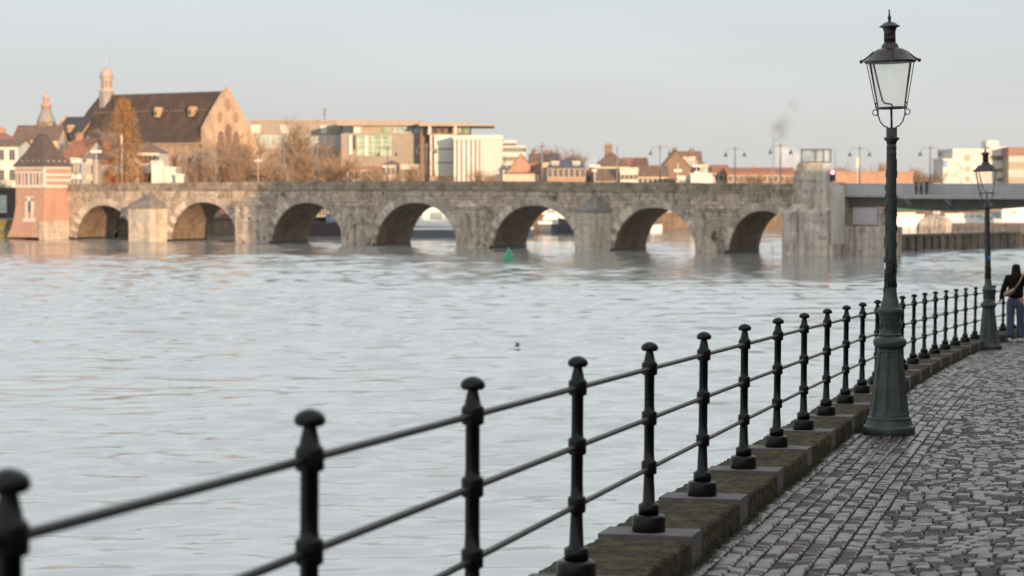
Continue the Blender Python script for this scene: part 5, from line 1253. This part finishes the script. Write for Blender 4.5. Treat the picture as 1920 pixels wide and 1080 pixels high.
for px, Y, w_, he, c, lab in ((434,338,40,2.9,M_tile,'red-roofed boathouse glimpsed through the second arch'),(606,338,34,4.3,M_tile,'orange-lit low building glimpsed through the third arch'),(1250,395,90,5.2,M_cream,'ochre building glimpsed through the sixth arch'),(1440,405,80,4.6,M_brick2,'orange brick shed glimpsed through the seventh arch'),(820,350,60,5.6,M_cream,'cream waterside building glimpsed above the passenger boat'),(1040,372,70,4.8,M_cream,'pale low building glimpsed through the fifth arch')):
    wpx = w_*1.0; house('waterside_shed', lab, px-wpx/2, px+wpx/2, 343+(8-he)/Y*F, 343+(8-he-1.2)/Y*F, Y, 6, M_brick if c is M_tile else c, c if c is M_tile else M_btile, 'gx', cat='shed', win=(1,6,.8,1.0,3))
# ------------------------------------------------------------------ trees
def tree_geo(seed, h=12.0, spread=1.0, upright=.5, depth=5, leaf=0, kids=(3,4)):
    rr = random.Random(seed); V = []; Fc = []; TV = []; TF = []
    def seg(p, q, r0, r1, V, Fc, n=3):
        d = (q-p)
        if d.length < 1e-4: return
        a = d.cross(Vector((.3,.2,1))); a.normalize(); b = d.cross(a).normalized(); o = len(V)
        for c, r in ((p, r0), (q, r1)):
            for k in range(n):
                t = 2*math.pi*k/n; v = c+(a*math.cos(t)+b*math.sin(t))*r; V.append((v.x, v.y, v.z))
        for k in range(n): Fc.append((o+k, o+(k+1) % n, o+n+(k+1) % n, o+n+k))
    def grow(p, d, L, r, lv):
        nseg = 3; q = p
        for k in range(nseg):
            d2 = (d+Vector((rr.gauss(0,.13), rr.gauss(0,.13), rr.gauss(.04,.08)))).normalized(); e = q+d2*L/nseg
            seg(q, e, r*(1-.25*k/nseg), r*(1-.25*(k+1)/nseg), TV if lv >= depth-1 else V, TF if lv >= depth-1 else Fc, 5 if lv >= depth-1 else 3)
            if lv > 0:
                for _ in range(rr.randint(1, 2) if k < nseg-1 else rr.randint(*kids)):
                    ax = Vector((rr.gauss(0,1), rr.gauss(0,1), rr.gauss(0,.35))).normalized()
                    nd = (d2*(upright+.35)+ax*.62*spread+Vector((0,0,.22*upright))).normalized()
                    grow(e if k == nseg-1 else q.lerp(e, rr.random()), nd, L*rr.uniform(.58,.80), r*.55, lv-1)
            q = e; d = d2
    grow(Vector((0,0,0)), Vector((0,0,1)), h*.30, h*.015, depth)
    return V, Fc, TV, TF
PROTO = []
for sd, sp_, upr, mt in ((1,1.0,.5,M_twig),(2,1.15,.42,M_twig),(3,.85,.7,M_twig),(4,1.05,.5,M_twig2)):
    V, Fc, TV, TF = tree_geo(sd, 12, sp_, upr, 4)
    zmax = max(v[2] for v in V); 
    pr = npmesh('crown', V, Fc, mt); pt_ = npmesh('trunk', TV, TF, M_bark)
    PROTO.append((pr.data, pt_.data, zmax)); bpy.data.objects.remove(pr); bpy.data.objects.remove(pt_)
def bare_tree(px, ytop, Y, lab, kind=0, wide=1.0, z0=2.5, group='bare trees on the far bank', rz=None):
    cr, tr, zm_ = PROTO[kind]; p = at(px, 343, Y); p.z = z0; h = Z_(ytop, Y)-z0
    t = tag(empty('bare_tree', p, rnd.uniform(0, 6.28) if rz is None else rz), lab, 'tree', group)
    k = h/zm_; t.scale = (k*wide, k*wide, k)
    for nm, me in (('crown', cr), ('trunk', tr)):
        o = bpy.data.objects.new(nm, me); COL.objects.link(o); o.parent = t
    return t
BT = [(452,232,372,1,'big brown bare tree in front of the church gable, lowest branches spreading over the parapet',1.0),
(418,268,352,0,'shrubby bare tree below the church gable beside a twin lamp',1.0),(385,290,350,2,'low brown bush against the church wall, between two twin lamps',1.2),
(300,300,356,2,'small bare tree behind the white pavilion',1.0),(345,286,362,3,'bare tree standing against the left church buttresses',1.0),
(478,236,400,2,'bare tree right of the church gable reaching above the civic roof',.8),
(528,214,430,3,'tall bare tree rising above the long civic building roof, left stem',.85),(550,222,425,1,'tall bare tree rising above the civic roof, right of its taller neighbour',.8),
(520,282,352,1,'low orange-lit bare tree behind the parapet left of a twin lamp',1.1),(556,268,370,0,'orange-lit bare tree in front of the white window band',1.0),
(618,270,372,1,'broad orange bare tree left of the taupe building corner',1.0),
(672,292,360,3,'small bare tree just left of the green bay, low down',1.0),
(700,300,350,1,'low bare tree under the green bay window',1.1),
(770,296,360,0,'thin bare tree against the blank taupe wall',1.0),(838,312,352,3,'thin bare tree in front of the cream blinds',.8),(905,306,370,0,'pale bare tree in front of the white fins',.9),
(930,318,352,2,'low bare tree at the right corner of the finned building',.9),
(1050,266,500,3,'tall wispy bare tree behind the mansard house, left crown',1.0),(1080,268,505,3,'tall wispy bare tree behind the mansard house, right crown',1.0),
(1330,300,470,3,'wispy bare tree behind the dormered roof',.8),(1398,318,430,0,'low bare tree in front of the brick hall beside the dark twin lamp',1.0),
(1432,320,430,2,'low bare tree in front of the brick hall middle',1.0),(1478,316,425,1,'low bare tree against the tower',1.0),
(1575,302,520,0,'bare tree just right of the traffic light above the brick hall',1.0),(1600,306,520,1,'bare tree behind the short pale board',1.0),(1640,298,520,2,'bare tree left of the big lantern column above the brick hall',1.0),
(1690,314,500,0,'low orange bare tree directly right of the big lantern column',1.1),(1716,304,505,1,'rounded pale bare tree behind the three walkers',1.0),(1738,312,480,3,'dark bare tree behind the walkers lamp post',1.0),(1758,316,480,3,'dark brown bush left of the white wing',1.0),
(20,330,340,3,'bare tree in front of the white townhouse at the left edge',.7)]
for px, yt, Y, kd, lab, wd in BT: bare_tree(px, yt, Y, lab, kd, wd)
# cypress-shaped tree still full of dry brown leaves
def leafy(px, ybase, ytop, wpx, Y, lab):
    p = at(px, 343, Y); p.z = 2.5; t = tag(empty('leafy_tree', p), lab, 'tree'); H_ = Z_(ytop, Y)-2.5; Rr = wpx/F*Y/2
    rr = random.Random(5); V = []; Fc = []
    for c in range(170):
        f = rr.random(); z = H_*(.18+.82*f); prof = math.sin(math.pi*min(1, (1-f)*.62+.02))**.8*(.6+.4*min(1,f*3+.3)); a = rr.uniform(0, 6.28); r = Rr*prof*math.sqrt(rr.random())*1.0
        cx, cy, cz, cr = r*math.cos(a), r*math.sin(a), z, rr.uniform(.4, 1.25)
        for _ in range(70):
            d = Vector((rr.gauss(0,1), rr.gauss(0,1), rr.gauss(0,1.1))); d = d.normalized()*cr*rr.random()**.4
            q = Vector((cx, cy, cz))+d; n1 = Vector((rr.gauss(0,1), rr.gauss(0,1), rr.gauss(0,1))).normalized(); n2 = n1.cross(Vector((.3,1,.2))).normalized(); s_ = rr.uniform(.07,.14)
            o = len(V); V.extend([tuple(q-n1*s_), tuple(q+n2*s_*.6), tuple(q+n1*s_), tuple(q-n2*s_*.6)]); Fc.append((o,o+1,o+2,o+3))
    npmesh('crown', V, Fc, M_dryleaf, t)
    m = MB(); m.tube([(0,0,0),(.1,0,H_*.3),(0,.1,H_*.7),(0,0,H_*.95)], [.35,.28,.14,.03], 8)
    for k in range(16):
        a = k*2.4; z = H_*(.25+.04*k); m.tube([(0,0,z),(math.cos(a)*Rr*.3,math.sin(a)*Rr*.3,z+1.0),(math.cos(a)*Rr*.55,math.sin(a)*Rr*.55,z+2.2)], [.08,.05,.02], 5)
    m.build('trunk', M_bark, t)
leafy(233, 340, 188, 84, 350, 'tall tree full of dry brown leaves in front of the church roof')
# ------------------------------------------------------------------ near-bank houses behind the promenade (they shade the quay, the river and the right half of the bridge)
def row_house(s0, s1, v, h, i, lab, wall):
    a, b_ = pt(s0, v), pt(s1, v); d = (b_-a); L = d.length; rz = math.atan2(d.y, d.x)
    t = tag(empty('quay_house', (a.x, a.y, min(a.z, b_.z)-.3), rz), lab, 'house', 'houses along the near quay')
    D = 11.0; m = MB(); m.box(.01, L-.01, -D, 0, 0, h); m.add([(.01,0,h),(.01,-D,h),(.01,-D/2,h+4.5),(L-.01,0,h),(L-.01,-D,h),(L-.01,-D/2,h+4.5)], [(0,1,2),(3,5,4)]); m.build('wall', wall, t)
    m = MB(); m.add([(0,.3,h-.2),(L,.3,h-.2),(L,-D/2,h+4.7),(0,-D/2,h+4.7),(0,-D-.3,h-.2),(L,-D-.3,h-.2)], [(0,1,2,3),(3,2,5,4)]); ro = m.build('roof', M_btile, t)
    MB().box(L*.2,L*.2+1,-D/2-.5,-D/2+.5,h+3.5,h+6).build('chimney', M_brick, ro)
    nf = int(h/3.3); nc_ = max(2, int(L/2.6))
    for r_ in range(nf):
        for c_ in range(nc_):
            w_ = window(t, L*(c_+.5)/nc_, 0, 1.0+r_*3.2, 1.1, 1.7); w_.rotation_euler.z = math.pi; w_.location.y = .003
walls = [M_brick, M_cream, M_brown, M_white, M_marl, M_brick2]
s = -58; i = 0; words = ['red brick','cream rendered','brown brick','white rendered','yellow stone','orange brick']
nth = ['first','second','third','fourth','fifth','sixth','seventh','eighth','ninth','tenth','eleventh','twelfth','thirteenth','fourteenth','fifteenth','sixteenth','seventeenth','eighteenth','nineteenth','twentieth','last','final','extra']
while s < 206:
    L = rnd.uniform(11, 15); s1 = min(s+L, 207)
    for brk in (20.5, 86.5, 98.5, 110.5, 128.5, 150.5):
        if s < brk < s1 and brk-s > 6: s1 = brk
    hh = 13+rnd.uniform(-1, 1.5)
    if s > 20: hh = 9.5
    if s > 86: hh = 23
    if s > 98: hh = 21
    if s > 110: hh = 18
    if s > 128: hh = 15.5
    if s > 150: hh = 12
    row_house(s, s1, 15.6, hh, i, '%s quay house, %s of the row behind the promenade' % (words[i % 6], nth[i]), walls[i % 6]); s = s1; i += 1
# ------------------------------------------------------------------ smoke far behind
def smoke(name, px, py, wpx, hpx, Y, dens, col, lab, seed, tilt=0.0):
    p = at(px, py, Y); w_ = wpx/F*Y; h_ = hpx/F*Y
    m = MB(); m.lathe([(.02,-1),(.5,-.85),(.85,-.5),(1,0),(.85,.5),(.5,.85),(.02,1)], 16)
    o = m.build(name, [], loc=p); o.scale = (w_/2, w_/2, h_/2); o.rotation_euler = (0, tilt, 0)
    mt = bpy.data.materials.new(name+'_volume'); mt.use_nodes = True; n = mt.node_tree; n.nodes.clear()
    oo = n.nodes.new('ShaderNodeOutputMaterial'); pv = n.nodes.new('ShaderNodeVolumePrincipled'); pv.inputs['Color'].default_value = (*col, 1)
    tc_ = n.nodes.new('ShaderNodeTexCoord'); z = n.nodes.new('ShaderNodeTexNoise'); z.inputs['Scale'].default_value = 1.7; z.inputs['Detail'].default_value = 4; z.noise_dimensions = '4D'; z.inputs['W'].default_value = seed; n.links.new(tc_.outputs['Object'], z.inputs[0])
    ln = n.nodes.new('ShaderNodeVectorMath'); ln.operation = 'LENGTH'; n.links.new(tc_.outputs['Object'], ln.inputs[0])
    f = n.nodes.new('ShaderNodeMapRange'); f.inputs[1].default_value = .25; f.inputs[2].default_value = .95; f.inputs[3].default_value = 1; f.inputs[4].default_value = 0; n.links.new(ln.outputs['Value'], f.inputs[0])
    q = n.nodes.new('ShaderNodeMapRange'); q.inputs[1].default_value = .42; q.inputs[2].default_value = .70; q.inputs[4].default_value = dens; n.links.new(z.outputs['Fac'], q.inputs[0])
    mm = n.nodes.new('ShaderNodeMath'); mm.operation = 'MULTIPLY'; n.links.new(f.outputs[0], mm.inputs[0]); n.links.new(q.outputs[0], mm.inputs[1]); n.links.new(mm.outputs[0], pv.inputs['Density'])
    n.links.new(pv.outputs[0], oo.inputs['Volume']); o.data.materials.append(mt)
    tag(o, lab, 'smoke', kind='stuff')
smoke('steam_cloud', 1476, 297, 62, 64, 900, .5, (.95,.93,.93), 'white steam cloud left of the control cabin', 2.0)
smoke('smoke_plume', 1466, 240, 58, 70, 920, .26, (.45,.46,.50), 'faint brownish smoke plume drifting up just above the steam', 5.0, .45)
smoke('smoke_plume', 1490, 196, 38, 38, 925, .28, (.45,.46,.50), 'small detached puff of smoke, highest above the steam', 8.0, .5)
